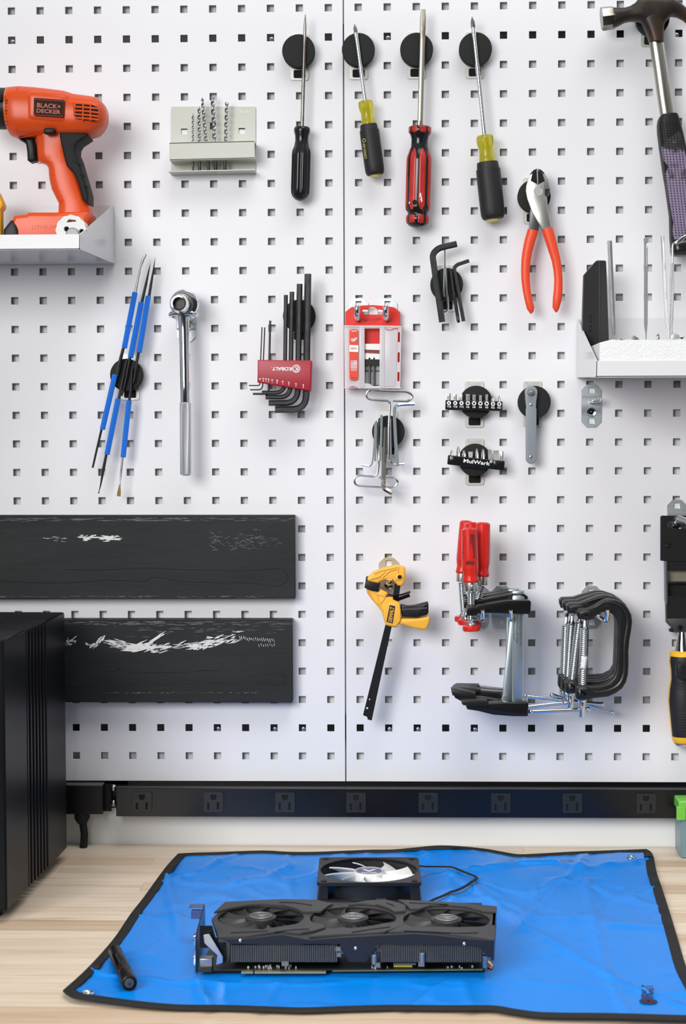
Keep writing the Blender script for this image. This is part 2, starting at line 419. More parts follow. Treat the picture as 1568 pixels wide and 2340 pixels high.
for w in rows:
    x = -560-random.random()*500
    while x < 1750:
        L = random.uniform(320, 900); x1 = x+L
        dz = random.uniform(-0.15, 0.0)
        part('plank', MB().box(mm((x+x1)/2, yy-w/2, ZB-20+dz), (x1-x-0.25)/1000, (w-0.2)/1000, 0.04), WOOD, t)
        x = x1
    yy -= w
BY = yy
for sx in (-1, 1):
    for yl in (-40, BY+60): part('leg', MB().box((sx*0.9, yl/1000, 0.43), 0.06, 0.06, 0.86), BLACKM, t)
part('apron', MB().box((0, (BY+40)/1000, 0.82), 1.8, 0.03, 0.08), BLACKM, t)

# ---------------------------------------------------------------- black ribbed case
t = thing('computer_case', 'tall black metal case with vertical cooling ribs standing on the bench', 'computer case', G(90, 2000, 0))
CASEM = M('satin_black_metal', (0.0055, 0.006, 0.008), 0.34, spec=0.14)
b0, b1 = G(16, 2083, 15), G(153.5, 1938.5, 15)
h_top = 0.309
dirv = (b1-b0); Ld = dirv.length; dirv.normalize(); side = Vector((-dirv.y, dirv.x, 0))      # towards the left, away from the seen face
if side.x > 0: side = -side
W_ = 0.34; zt = b0.z+h_top
f1 = (G(67, 2030, 15)-b0).dot(dirv); f2 = (G(113, 1984, 15)-b0).dot(dirv)
def slab(a, b, ins, top, w0=0.0):
    p0, p1 = b0+dirv*a+side*ins, b0+dirv*b+side*ins
    q = [p0, p1, p1+side*(W_-2*ins), p0+side*(W_-2*ins)]
    return MB().hexa(q, [Vector((v.x, v.y, zt-top)) for v in q])
part('front_shell', slab(0, f1, 0, 0), CASEM, t, bev=2.5)
part('rear_shell', slab(f2, Ld, 0, 0), CASEM, t, bev=2.5)
part('core', slab(f1-0.002, f2+0.002, 0.012, 0.012), BLACKM, t)
n_ = 6; pw = (f2-f1)/n_
for k in range(n_):
    a = f1+pw*k+pw*0.30
    part('cooling_rib', slab(a, a+pw*0.52, 0.001, 0.001), CASEM, t, bev=1.5)
for u, v in ((0.04, 0.03), (Ld-0.04, 0.03), (0.04, W_-0.03), (Ld-0.04, W_-0.03)):
    c = b0+dirv*u+side*v
    part('foot', MB().lathe(Vector((c.x, c.y, 0.9)), Vector((c.x, c.y, 0.916)), [(0, 0.014), (0.016, 0.016)], 20), RUBBER, t)

# ---------------------------------------------------------------- magnetic bars
random.seed(5)
BARM = M('worn_black_magnet', (0.012, 0.0135, 0.0145), 0.55, col2=(0.029, 0.031, 0.032), scale=9, lo=0.35, hi=0.75, bump=0.25, bscale=120, stretch=(0.35, 1, 1.3), spec=0.25)
SCUFF = M('white_scuff', (0.70, 0.70, 0.69), 0.6)
SCUFFG = M('grey_scuff', (0.16, 0.17, 0.17), 0.7)
def bar(lab, q, h, streaks, beads, tint):
    t = thing('magnetic_tool_bar', lab, 'magnetic bar', P((q[0][0]+q[2][0])/2, q[2][1], h/2), 'magnetic bars on the pegboard')
    part('body', MB().ext(q, h, 1), BARM, t, bev=0.8)
    for mat, lst, nm in streaks:
        mb = MB()
        for (x, y, L, w, a) in lst:
            c, s = math.cos(a), math.sin(a); n = 5; up = []; dn = []
            for i in range(n):
                u = (i/(n-1)-0.5)*L; ww = w*(0.25+0.75*random.random())*(0.3 if i in (0, n-1) else 1)
                up.append((x+u*c+ww/2*s, y+u*s-ww/2*c)); dn.append((x+u*c-ww/2*s, y+u*s+ww/2*c))
            pts = [P(px, py, h+0.12+random.random()*0.1) for px, py in up+dn[::-1]]
            mb.add(pts, [tuple(range(len(pts)))])
        part(nm, mb, mat, t)['kind'] = 'stuff'
    for pl, r in beads:
        part('sealant_bead', MB().tube([P(x, y, h) for x, y in smooth(pl, 4, False)], r, 6), BARM, t)
    return t
S1 = []
for i in range(46): S1.append((random.uniform(184, 270), 1229+random.gauss(0, 3.0), random.uniform(8, 24), random.uniform(2, 5), random.gauss(0, 0.15)))
for i in range(9): S1.append((random.uniform(95, 150), 1232+random.gauss(0, 2), random.uniform(5, 18), random.uniform(0.6, 1.6), 0.1))
S1g = [(random.uniform(480, 640), 1235+random.gauss(0, 12), random.uniform(4, 18), random.uniform(0.5, 1.5), random.gauss(0, 0.3)) for i in range(90)]
S1g += [(random.uniform(0, 672), 1183+random.random()*8, random.uniform(6, 40), random.uniform(0.5, 1.4), 0.0) for i in range(110)]
S1g += [(random.uniform(0, 672), 1365-random.random()*3, random.uniform(4, 26), random.uniform(0.4, 1.0), 0.0) for i in range(70)]
bar('upper of the two long black magnetic bars, with one short white scuff', [(-200, 1178), (673, 1177.5), (674.5, 1367.5), (-200, 1368.5)], 22,
    [(SCUFF, S1, 'white_scuff'), (SCUFFG, S1g, 'grey_scuff')],
    [([(-20, 1326), (60, 1330), (120, 1331), (180, 1330), (250, 1325), (330, 1328), (352, 1318), (420, 1328), (500, 1330), (580, 1331), (625, 1338), (650, 1332), (658, 1318), (645, 1301), (620, 1299), (560, 1303), (400, 1300), (330, 1297), (230, 1302), (150, 1301)], 0.0006)], 0)
S2 = []
def smear(n, x0, x1, y0, y1, sp, L, w, a, sa=0.1):
    for i in range(n):
        u = random.random(); S2.append((x0+(x1-x0)*u, y0+(y1-y0)*u+random.gauss(0, sp), random.uniform(L*0.5, L*1.4), random.uniform(w*0.5, w*1.5), a+random.gauss(0, sa)))
smear(14, 152, 175, 1467, 1468, 5, 10, 3, -0.4, 0.5)
smear(5, 196, 202, 1470, 1470, 2, 6, 3, 0.3)
smear(16, 208, 236, 1478, 1458, 3, 14, 4, -0.75, 0.15)
smear(40, 245, 300, 1468, 1474, 5, 22, 1.6, 0.18)
smear(50, 290, 345, 1480, 1476, 5, 26, 3.5, -0.1, 0.2)
smear(26, 325, 368, 1482, 1449, 2, 22, 3, -0.6, 0.08)
smear(60, 345, 480, 1482, 1470, 6, 20, 2.6, -0.1, 0.2)
smear(70, 440, 545, 1478, 1456, 5, 16, 2.4, -0.3, 0.2)
for i in range(18): S2.append((548+i*4.6, 1458+i*0.35+random.gauss(0, 1), random.uniform(6, 11), 1.6, 1.2))
for i in range(8): S2.append((592+i*5, 1474+random.gauss(0, 1), 7, 1.3, 1.25))
smear(5, 535, 565, 1443, 1443, 0.7, 18, 1.2, 0.02)
S2g = [(random.uniform(240, 590), 1583+random.gauss(0, 0.8), random.uniform(2, 6), random.uniform(0.5, 1.3), 0) for i in range(90)]
S2g += [(random.uniform(150, 666), 1420+random.random()*8, random.uniform(6, 30), random.uniform(0.5, 1.5), 0.0) for i in range(100)]
S2g += [(random.uniform(250, 640), 1440+random.gauss(0, 9), random.uniform(6, 30), random.uniform(0.4, 1.2), -0.05) for i in range(60)]
bar('lower of the two long black magnetic bars, with a long white smear', [(-100, 1415.5), (667.5, 1415.5), (668.5, 1605.5), (-100, 1604.5)], 22,
    [(SCUFF, S2, 'white_scuff'), (SCUFFG, S2g, 'grey_scuff')],
    [([(244, 1531), (262, 1533), (275, 1527)], 0.0007), ([(305, 1534), (340, 1535), (400, 1535), (430, 1534)], 0.0007), ([(445, 1533), (480, 1530), (498, 1534)], 0.0007),
     ([(150, 1566), (210, 1566), (290, 1566), (310, 1562), (370, 1564), (420, 1561), (500, 1560), (560, 1559), (620, 1564), (645, 1562), (652, 1552), (640, 1536), (600, 1541)], 0.0005)], 1)
# ================================================================ hardware hung on the board
def emboss(parent, s, q, h, mat, name='embossed_lettering', bold=0.02):
    return part(name, text_px(MB(), s, q, h, bold), mat, parent)
def magnet(lab, pc, dc, r=37.3):
    (px, py), (dx, dy) = pc, dc
    t = thing('magnet_holder', lab, 'magnet', P(px, py+54, 1), 'round magnets on the pegboard')
    part('mounting_plate', MB().ext(rrect(px-21.8, py-53.5, px+21.8, py+53.5, 6), 1.8, 0.3), ZINCW, t, bev=0.4)
    c = P(dx, dy, 18)
    mb = MB().lathe(Vector((c.x, -0.0019, c.z)), Vector((c.x, -0.02, c.z)), [(0, 0.009), (0.0025, 0.009), (0.003, r*K(18)*0.985), (0.0155, r*K(18)), (0.0160, r*K(18)-0.0004), (0.0161, r*K(18)-0.0012)], 56)
    part('magnet_disc', mb, RUBBER, t, ang=50)
    part('clip', MB().ext(rrect(px-13.5, py+30, px+13.5, py+48, 3), 3.2, 1.7), HOLEB, t, bev=0.5)
    emboss(t, 'bott', [(px-15, py-51), (px+15, py-51), (px+15, py-41), (px-15, py-41)], 2.0, ZINC)
    return t
magnet('round black magnet behind the slim black-handled screwdriver', (684.5, 130), (682.3, 115.9))
magnet('round black magnet behind the short yellow-collared screwdriver', (819.3, 128.5), (819, 113))
magnet('round black magnet behind the red-handled screwdriver', (951.5, 127), (952.3, 112.5))
magnet('round black magnet behind the long yellow-collared screwdriver', (1085, 126), (1086.8, 111.4))
magnet('round black magnet behind the hammer head', (1486, 53.5), (1492.5, 42))
magnet('round black magnet behind the pliers jaws', (1217.5, 458.5), (1221, 448))
magnet('round black magnet behind the tall keys of the red hex key set', (685, 728.5), (684, 722))
magnet('round black magnet behind the crossing blue-handled probes', (297, 861), (288.5, 856.7))
magnet('round black magnet holding loose black and silver hex keys', (1020.5, 659), (1021, 650))
magnet('round black magnet behind the straight row of hex and star bits', (1084.5, 923.8), (1088, 918.7))
magnet('round black magnet behind the grey strip driver', (1217.5, 923.5), (1221.4, 919))
magnet('round black magnet behind the tilted row of bits', (1085, 1055.5), (1085.5, 1051))
magnet('round black magnet behind the bundle of chrome T-handle keys', (887.5, 991), (887.6, 986.8))

def octo(cx, cy, w, h, c=None):
    c = c or w*0.27
    return [(cx-w/2+c, cy-h/2), (cx+w/2-c, cy-h/2), (cx+w/2, cy-h/2+c), (cx+w/2, cy+h/2-c), (cx+w/2-c, cy+h/2), (cx-w/2+c, cy+h/2), (cx-w/2, cy+h/2-c), (cx-w/2, cy-h/2+c)]
def sq(cx, cy, a): return [(cx-a, cy-a), (cx+a, cy-a), (cx+a, cy+a), (cx-a, cy+a)]
def hook_plate(lab, cx, cy, mat=ZINC, w=45.5, h=98, name='tool_hook', rivet=True):
    t = thing(name, lab, 'hook', P(cx, cy+h/2, 1), 'zinc tool hooks on the pegboard')
    # stepped plate: flat ends against the board, raised middle
    mb = MB().plate(octo(cx, cy, w, h), [sq(cx, cy-h/2+13.5, 6.3), sq(cx, cy+h/2-14.5, 6.3)], 2.2, 0.4)
    part('plate', mb, mat, t, bev=0.3)
    part('raised_web', MB().hexa([P(cx-w/2+0.5, cy-h/2+26, 2), P(cx+w/2-0.5, cy-h/2+26, 2), P(cx+w/2-0.5, cy+h/2-26, 2), P(cx-w/2+0.5, cy+h/2-26, 2)],
        [P(cx-w/2+0.5, cy-h/2+31, 4.2), P(cx+w/2-0.5, cy-h/2+31, 4.2), P(cx+w/2-0.5, cy+h/2-31, 4.2), P(cx-w/2+0.5, cy+h/2-31, 4.2)]), mat, t, bev=0.6)
    if rivet:
        c = P(cx, cy+14, 4.2)
        part('rivet', MB().lathe(c, c+Vector((0, -1, 0)), [(0, 0.0062), (0.0006, 0.0058), (0.0002, 0.0042), (-0.0004, 0.002), (0.0008, 0.0016), (0.001, 0.0005)], 20), CHROME, t)
    return t
t = hook_plate('bare zinc hook plate below the right shelf, holding nothing', 1351.5, 927.5)
part('stub_hook', MB().tube([P(1349, 919, 3), P(1356, 918, 12), P(1364, 916, 18), P(1371, 914, 20), P(1372, 908, 21)], 0.0026, 10), CHROME, t)

# ---------------------------------------------------------------- screwdrivers
def driver_axis(tip, butt, h):
    a, b = P(tip[0], tip[1], h), P(butt[0], butt[1], h); return a, b, K(h)
def lp(prof, k): return [(d*k, r*k) for d, r in prof]
Wd = lambda a, b: math.hypot(a[0]-b[0], a[1]-b[1])
t = thing('screwdriver', 'slim black-handled screwdriver with a dark shaft, leftmost of the row', 'screwdriver', P(686, 452, 21), 'screwdrivers on magnets')
a, b, k = driver_axis((698, 34), (686, 452), 21); L = Wd((698, 34), (686, 452))
mb = MB(); rings = []
u = Vector((1, 0, 0)); ax = (b-a).normalized(); w = Vector((0, 1, 0))
for d, rx, ry in ((0, 1.0, 4.5), (6, 1.7, 5.2), (22, 3.6, 5.2), (45, 3.9, 4.6), (60, 4.0, 4.0), (258, 4.4, 4.4)):
    rings.append([a+ax*d*k+u*math.cos(q)*rx*k+w*math.sin(q)*ry*k for q in [2*math.pi*(i+0.5)/12 for i in range(12)]])
part('shaft', mb.loft(rings), M('bronzed_steel', (0.20, 0.17, 0.14), 0.3, 1.0, col2=(0.42, 0.40, 0.36), scale=40), t)
BLKGL = M('glossy_black_handle', (0.010, 0.011, 0.013), 0.16)
part('handle', MB().lathe(a, b, lp([(253, 10), (253, 17), (256, 18.5), (262, 18.4), (272, 15.5), (283, 15), (295, 17), (306, 21), (315, 21.6), (390, 21.6), (400, 21), (408, 18), (414, 12), (417.5, 5)], k), 72, flute=(6, 0.13, 300*k, 402*k)), BLKGL, t, ang=60)
part('collar_face', MB().lathe(a, b, lp([(251.5, 4), (251.5, 16), (253.4, 17.5)], k), 24), BLKGL, t)

YCL = M('yellow_clear_plastic', (0.72, 0.66, 0.08), 0.10, trans=0.8, ior=1.3)
YCAP = M('dull_yellow_plastic', (0.62, 0.55, 0.10), 0.3)
GRIP = M('soft_black_grip', (0.013, 0.0135, 0.014), 0.55, bump=0.06, bscale=600)
def cushion_driver(lab, tip, neck, mid, butt, hw, sw, cw, h=22, mark=None):
    t = thing('screwdriver', lab, 'screwdriver', P(butt[0], butt[1], h), 'screwdrivers on magnets')
    a, b, k = driver_axis(tip, butt, h); L = Wd(tip, butt); n = Wd(tip, neck); m_ = Wd(tip, mid)
    s = hw/22.0
    part('shaft', MB().lathe(a, b, lp([(20*s, sw), (n+10, sw)], k), 16), CHROME, t)
    part('blackened_tip', MB().lathe(a, b, lp([(0, 0.5), (3*s, 1.7), (9*s, sw*0.9), (22*s, sw*1.02), (23*s, sw)], k), 8), STEELD, t, label='dark cross-head tip')
    c = m_-n
    part('collar', MB().lathe(a, b, lp([(n, sw), (n, cw*0.8), (n+c*0.06, cw*0.97), (n+c*0.20, cw), (n+c*0.34, cw*0.96), (n+c*0.48, cw*0.82), (n+c*0.66, cw*0.80), (n+c*0.85, cw*0.88), (n+c*1.0, cw*0.93), (n+c*1.1, cw*0.93)], k), 48, flute=(8, 0.06, 0, (n+c*0.4)*k)), YCL, t, ang=60)
    part('collar_core', MB().lathe(a, b, lp([(n+1, sw*1.1), (n+c*1.1, sw*1.1)], k), 12), YCAP, t)
    part('grip', MB().lathe(a, b, lp([(m_, cw*0.9), (m_, hw*0.86), (m_+2*s, hw*0.88), (m_+12*s, hw*0.93), (m_+13*s, hw*1.0), (m_+30*s, hw*1.02), (L-22*s, hw*1.0), (L-10*s, hw*0.98), (L-4*s, hw*0.88), (L-2*s, hw*0.72), (L-2*s, hw*0.5)], k), 48, flute=(10, 0.025, (m_+30*s)*k, (L-25*s)*k)), GRIP, t, ang=50)
    part('end_cap', MB().lathe(a, b, lp([(L-6*s, hw*0.6), (L-1*s, hw*0.6), (L+1.5*s, hw*0.52), (L+2*s, hw*0.2)], k), 24), YCAP, t)
    return t, a, b, k, m_, L
t, a, b, k, m_, L = cushion_driver('short screwdriver with a clear yellow collar and black grip marked in yellow', (810.5, 55), (836.5, 227), (844.5, 280), (857.5, 396), 22, 4.6, 17.2)
mb = MB()
mb.tube([P(832.2+5.5*math.cos(q)*0.55, 321+5.5*math.sin(q)*0.75, 22+11.6) for q in [2*math.pi*i/12 for i in range(12)]], 0.0004, 5, closed=True)
text_px(mb, 'CUSHION GRIP', [(833.5, 363), (829.5, 328), (834.5, 327.5), (838.5, 362.5)], 22+12.0, 0.0)
part('yellow_print', mb, YCAP, t)
cushion_driver('long screwdriver with a clear yellow collar and plain black grip', (1079, 38), (1107.5, 304), (1115.5, 364), (1127, 495), 27.5, 5.0, 20.0)
# red and black flat screwdriver
t = thing('screwdriver', 'large flat-blade screwdriver with red and black paint-flecked handle', 'screwdriver', P(954, 510, 24), 'screwdrivers on magnets')
a, b, k = driver_axis((967.5, 21), (954, 510), 24); ax = (b-a).normalized(); rings = []
OLDST = M('old_nickel_steel', (0.50, 0.47, 0.40), 0.34, 1.0, col2=(0.22, 0.18, 0.14), scale=35, lo=0.55, hi=0.75)
for d, rx, ry in ((0, 4.5, 1.0), (2, 5, 1.2), (18, 6.8, 2.4), (27, 7.0, 3.4), (45, 6.6, 5.0), (62, 6.2, 6.0), (268, 6.4, 6.4)):
    rings.append([a+ax*d*k+Vector((1,0,0))*math.copysign(abs(math.cos(q))**0.6, math.cos(q))*rx*k+Vector((0,1,0))*math.copysign(abs(math.sin(q))**0.6, math.sin(q))*ry*k for q in [2*math.pi*(i+0.5)/16 for i in range(16)]])
part('shaft', MB().loft(rings), OLDST, t)
part('shaft_root', MB().lathe(a, b, lp([(250, 6.5), (268, 6.7)], k), 16), M('rusty_steel', (0.10, 0.075, 0.06), 0.6, 0.6), t)
HP = [(263, 10), (263, 23), (265, 25), (276, 25), (285, 20.5), (293, 19), (308, 19.5), (320, 23), (331, 27), (340, 27.8), (445, 27.8), (452, 26.5), (457, 22.5), (461, 22.5), (464, 25), (472, 26), (480, 24.5), (486, 19), (489, 12), (490.5, 4)]
part('handle', MB().lathe(a, b, lp(HP, k), 64), BLKGL, t, ang=60)
REDH = M('worn_red_handle', (0.47, 0.030, 0.022), 0.35, col2=(0.40, 0.02, 0.015), scale=50)
def lab_sector(th, hwid, d0, d1, off, name):
    prof = [(d, r+off) for d, r in HP if d0 <= d <= d1]
    mb = MB(); p0, tt = Vector(a), (b-a).normalized(); u = (Vector((0,-1,0))-tt*Vector((0,-1,0)).dot(tt)).normalized(); w = tt.cross(u); rings = []
    import bisect
    N = 14
    for i in range(N+1):
        d = d0+(d1-d0)*i/N
        r = HP[-1][1]
        for q in range(len(HP)-1):
            if HP[q][0] <= d <= HP[q+1][0] and HP[q+1][0] > HP[q][0]:
                f = (d-HP[q][0])/(HP[q+1][0]-HP[q][0]); r = HP[q][1]*(1-f)+HP[q+1][1]*f; break
        e = min(1.0, 0.25+1.6*math.sqrt(max(0, min(i, N-i))/N*2)) * hwid
        rings.append([p0+tt*d*k+(u*math.cos(th+e*x)+w*math.sin(th+e*x))*(r+(off if abs(x) < 1 else -0.3))*k for x in (-1, -0.9, -0.45, 0, 0.45, 0.9, 1)])
    return part(name, mb.loft(rings, cap=False, closed=False), REDH, t, ang=60)
for th in (-1.25, -0.42, 0.42, 1.25, 2.1, 3.14, -2.1):
    lab_sector(th+0.12, 0.30, 314, 452, 0.9, 'red_inlay')
    lab_sector(th+0.12, 0.30, 264.5, 279, 0.8, 'red_inlay')
    lab_sector(th+0.12, 0.30, 462.5, 482, 0.8, 'red_inlay')
c = P(947.8, 462, 24+16.4)
part('hang_hole', MB().lathe(c, c+Vector((0, -1, 0)), [(0, 0.0034), (0.0002, 0.0034)], 6), HOLEB, t)
mb = MB()
for x, y, l in ((961, 441, 9), (962.5, 449, 8), (963.5, 455, 7), (960, 445, 5), (935.5, 462, 3)): mb.tube([P(x, y, 40.3), P(x+0.8, y+l/2, 40.6), P(x-0.6, y+l, 40.3)], 0.0009, 5)
part('paint_fleck', mb, PRINTW, t)

# ---------------------------------------------------------------- diagonal cutters
Z4 = ZF(1150, 0, 3.751)
t = thing('pliers', 'diagonal cutting pliers with orange-red dipped handles', 'pliers', P(1240, 716, 28))
NICKEL = M('satin_nickel', (0.66, 0.65, 0.62), 0.36, 0.9, col2=(0.56, 0.55, 0.52), scale=30)
part('rear_half', MB().pillow(Z4((345,1470),(385,1545),(402,1620),(398,1668),(374,1695),(345,1780),(318,1900),(300,1985),(220,1985),(230,1800),(232,1740),(250,1600),(300,1500)), 27, 20, 2, 2), M('grey_steel', (0.13, 0.135, 0.14), 0.4, 0.7), t)
part('front_half', MB().pillow(Z4((292,1446),(262,1458),(232,1492),(215,1535),(197,1595),(193,1640),(205,1705),(250,1825),(290,1895),(335,1972),(412,1966),(398,1855),(380,1775),(376,1700),(357,1672),(360,1625),(398,1618),(388,1545),(352,1480),(322,1456)), 33, 27, 1.6, 2), NICKEL, t)
part('cutting_recess', MB().ext(Z4((292,1450),(250,1490),(236,1550),(298,1581),(357,1550),(338,1490)), 33.5, 32.4), HOLEB, t)
part('cutting_edge', MB().ext(Z4((288,1452),(292,1448),(297,1452),(300,1575),(296,1578),(293,1575)), 34.2, 33), NICKEL, t)
part('bevel_left', MB().ext(Z4((292,1446),(262,1456),(236,1485),(228,1498),(262,1478)), 33.9, 32.6), CHROME, t)
part('bevel_right', MB().ext(Z4((292,1446),(325,1454),(348,1478),(355,1492),(322,1476)), 33.9, 32.6), CHROME, t)
c = P(*Z4((300, 1641))[0], 33)
part('pivot', MB().lathe(c, c+Vector((0,-1,0)), [(0, 0.0056), (0.0002, 0.0056), (0.00025, 0.0051), (0.0002, 0.0050), (0.0004, 0.0048), (0.0004, 0.002)], 28), NICKEL, t)
VINYL = M('orange_red_vinyl', (0.80, 0.072, 0.022), 0.42, bump=0.03, bscale=500)
def dip(ls, h):
    pts = [P((l+r)/2, y, h) for l, r, y in ls]; rad = [(r-l)/2*K(h) for l, r, y in ls]
    return MB().tube(pts, rad, 16, flat=0.8)
part('handle', dip([(1205.5,1230.5,526),(1204.5,1229,532),(1198.5,1222.8,552),(1194,1216.5,575),(1191.6,1213,595),(1191,1211,617),(1191.6,1211,638),(1194.5,1212.8,662),(1198.5,1215.9,682),(1204,1221.5,704),(1208.5,1219.5,712),(1212,1214.5,717)], 27), VINYL, t, ang=60)
part('handle', dip([(1238,1263,523),(1240,1265.5,530),(1247,1271.6,552),(1254.5,1277,575),(1261,1281.6,595),(1265,1284.5,617),(1266.8,1286,638),(1266,1286,660),(1263.6,1284.6,682),(1262.7,1278.7,703),(1267,1276,710),(1270.5,1273,714)], 30), VINYL, t, ang=60)

# ---------------------------------------------------------------- claw hammer
Hz = ZF(1340, 0, 6.877)
t = thing('hammer', 'claw hammer with rusty head, steel shaft and worn purple grip', 'hammer', P(1545, 585, 35))
RUST = M('rusted_forged_steel', (0.030, 0.024, 0.021), 0.42, 0.5, col2=(0.085, 0.045, 0.018), scale=28, lo=0.50, hi=0.78, bump=0.2, bscale=90)
rows = [(415,122,450,.95),(440,128,440,.98),(520,133,402,.92),(600,128,358,.85),(680,105,338,.85),(760,55,336,.9),(830,-30,345,1),(900,-70,380,1),(1000,-85,420,1),(1100,-80,420,1),(1200,-62,400,1),(1290,-38,300,.95),(1340,-15,258,.9),(1430,30,270,.8),(1520,90,315,.7),(1600,160,385,.6),(1680,260,445,.45),(1740,370,470,.3)]
zr = [Hz((x, a), (x, b)) for x, a, b, e in rows]
mb = MB().sections([(p[0][0], p[0][1], p[1][1], rows[i][3]) for i, p in enumerate(zr)], 35.5, 14, 'x', 28, 0.7)
rows = [(240,830,1290),(300,845,1262),(340,858,1238),(400,885,1220),(480,925,1212),(560,955,1213),(600,968,1215),(640,980,1214),(668,990,1212)]
zr = [Hz((a, y), (b, y)) for y, a, b in rows]
mb.sections([(p[0][1], p[0][0], p[1][0]) for p in zr], 35.5, 13.8, 'y', 28, 0.75)
part('head', mb, RUST, t, ang=50)
a, b = P(*Hz((232, 302))[0], 35.5), P(*Hz((445, 275))[0], 35.5)
part('striking_face', MB().lathe(a, b, [(0.0, 0.004), (0.0004, 0.0145), (0.0012, 0.0152), (0.0025, 0.0152), (0.010, 0.0150), (0.0150, 0.0148), (0.0175, 0.0136)], 8), M('polished_worn_steel', (0.34, 0.32, 0.30), 0.30, 1.0, col2=(0.14, 0.12, 0.10), scale=40), t, ang=30)
part('shaft', MB().tube([P(1499.5, 88, 35), P(1510, 160, 35), P(1518, 220, 35), P(1526.5, 275, 35)], [16.5*K(35), 16.2*K(35), 16*K(35), 16*K(35)], 20, flat=0.72, up=Vector((0,1,0))), M('tubular_steel', (0.52, 0.49, 0.43), 0.27, 1.0, col2=(0.36, 0.33, 0.28), scale=40, stretch=(4, 1, 0.15)), t)
rows = [(985,1400,1482),(990,1352,1492),(1003,1340,1498),(1030,1328,1508),(1080,1321,1522),(1150,1324,1540),(1270,1340,1566),(1450,1365,1612),(1600,1390,1636),(1740,1410,1655),(1850,1425,1672),(2050,1430,1692),(2150,1440,1700),(2192,1456,1700)]
zr = [Z4((a, y), (b, y)) for y, a, b in rows]
part('grip', MB().sections([(p[0][1], p[0][0], p[1][0]) for p in zr], 35, 16, 'y', 32, 0.55), M('grip_black_rubber', (0.012, 0.012, 0.013), 0.5, spec=0.3), t, ang=60)
WORN = M('worn_purple_rubber', (0.22, 0.17, 0.27), 0.7, col2=(0.02, 0.02, 0.022), scale=34, lo=0.52, hi=0.60)
part('worn_face', MB().pillow(Z4((1412,1195),(1450,1165),(1500,1125),(1522,1150),(1545,1250),(1575,1400),(1610,1600),(1645,1850),(1655,1990),(1600,2030),(1468,2056),(1452,1990),(1460,1905),(1428,1750),(1402,1580),(1392,1485),(1416,1430),(1374,1370),(1356,1265)), 51.6, 46, 0.8, 2), WORN, t)
mb = MB()
for r_ in range(44):
    for c_ in range(9):
        y = 1050+r_*22.5; x = 1345+c_*27+(y-1050)*0.115
        rr_ = 1508+(y-1030)*0.29 if y < 1150 else 1540+(y-1150)*0.17
        ok = y < 2030 and x < min(1620, rr_-24)
        if ok:
            p = Z4((x, y))[0]; q = [P(p[0]+1.35*math.cos(i*1.047), p[1]+1.5*math.sin(i*1.047), 52.3 if y > 1130 else 51.4) for i in range(6)]
            mb.add(q+[v+Vector((0, 0.0006, 0)) for v in q], [(0,1,2,3,4,5)]+[(i, (i+1) % 6, (i+1) % 6+6, i+6) for i in range(6)])
o = part('grip_dots', mb, HOLEB, t); o['kind'] = 'stuff'
part('end_cap', MB().pillow(Z4((1440,2080),(1470,2062),(1600,2035),(1694,2020),(1702,2185),(1568,2200),(1452,2196),(1438,2150)), 52.5, 19, 8, 3), M('gloss_black_end', (0.01, 0.01, 0.011), 0.25), t)

# ---------------------------------------------------------------- drill bit rack
Dz = ZF(370, 180, 3.733)
CREAM = M('cream_painted_metal', (0.60, 0.61, 0.545), 0.42)
t = thing('drill_bit_rack', 'cream metal rack plate holding five drill bits', 'rack', P(487, 398, 2))
part('back_plate', MB().plate(Dz(*rrect(78, 236, 800, 818, 14)), [Dz((163,425),(218,425),(218,474),(163,474)), Dz((655,420),(710,420),(710,470),(655,470)), Dz((410,372),(462,372),(462,434),(410,434))], 2.5, 0.8), CREAM, t, bev=0.4)
fr = Dz((63,544),(790,528),(796,680),(67,697))
part('front_rail', MB().ext(fr, 34, 32.5), CREAM, t, bev=0.5)
f3 = [P(x, y, 34) for x, y in fr]
def shelf_strip(l, r, d):
    q = [Vector((l.x, -0.034, l.z)), Vector((r.x, -0.034, r.z)), Vector((r.x, -0.002, r.z)), Vector((l.x, -0.002, l.z))]
    return MB().hexa(q, [v+Vector((0, 0, d)) for v in q])
part('top_shelf', shelf_strip(f3[0], f3[1], -0.0014), CREAM, t)
part('bottom_shelf', shelf_strip(f3[3], f3[2], 0.0014), CREAM, t)
lo = [P(x, y, 2) for x, y in Dz((80,822),(804,806))]
part('rest_lip', MB().hexa([Vector((lo[0].x, -0.030, lo[0].z)), Vector((lo[1].x, -0.030, lo[1].z)), Vector((lo[1].x, -0.001, lo[1].z)), Vector((lo[0].x, -0.001, lo[0].z))],
     [Vector((lo[0].x, -0.030, lo[0].z+0.0012)), Vector((lo[1].x, -0.030, lo[1].z+0.0012)), Vector((lo[1].x, -0.001, lo[1].z+0.0012)), Vector((lo[0].x, -0.001, lo[0].z+0.0012))]), CREAM, t)
emboss(t, 'bott', Dz((666,268),(765,264),(767,298),(668,302)), 2.8, M('cream_highlight', (0.72, 0.73, 0.68), 0.3))
DRILLST = M('drill_bit_steel', (0.46, 0.49, 0.50), 0.22, 1.0, col2=(0.28, 0.30, 0.31), scale=50)
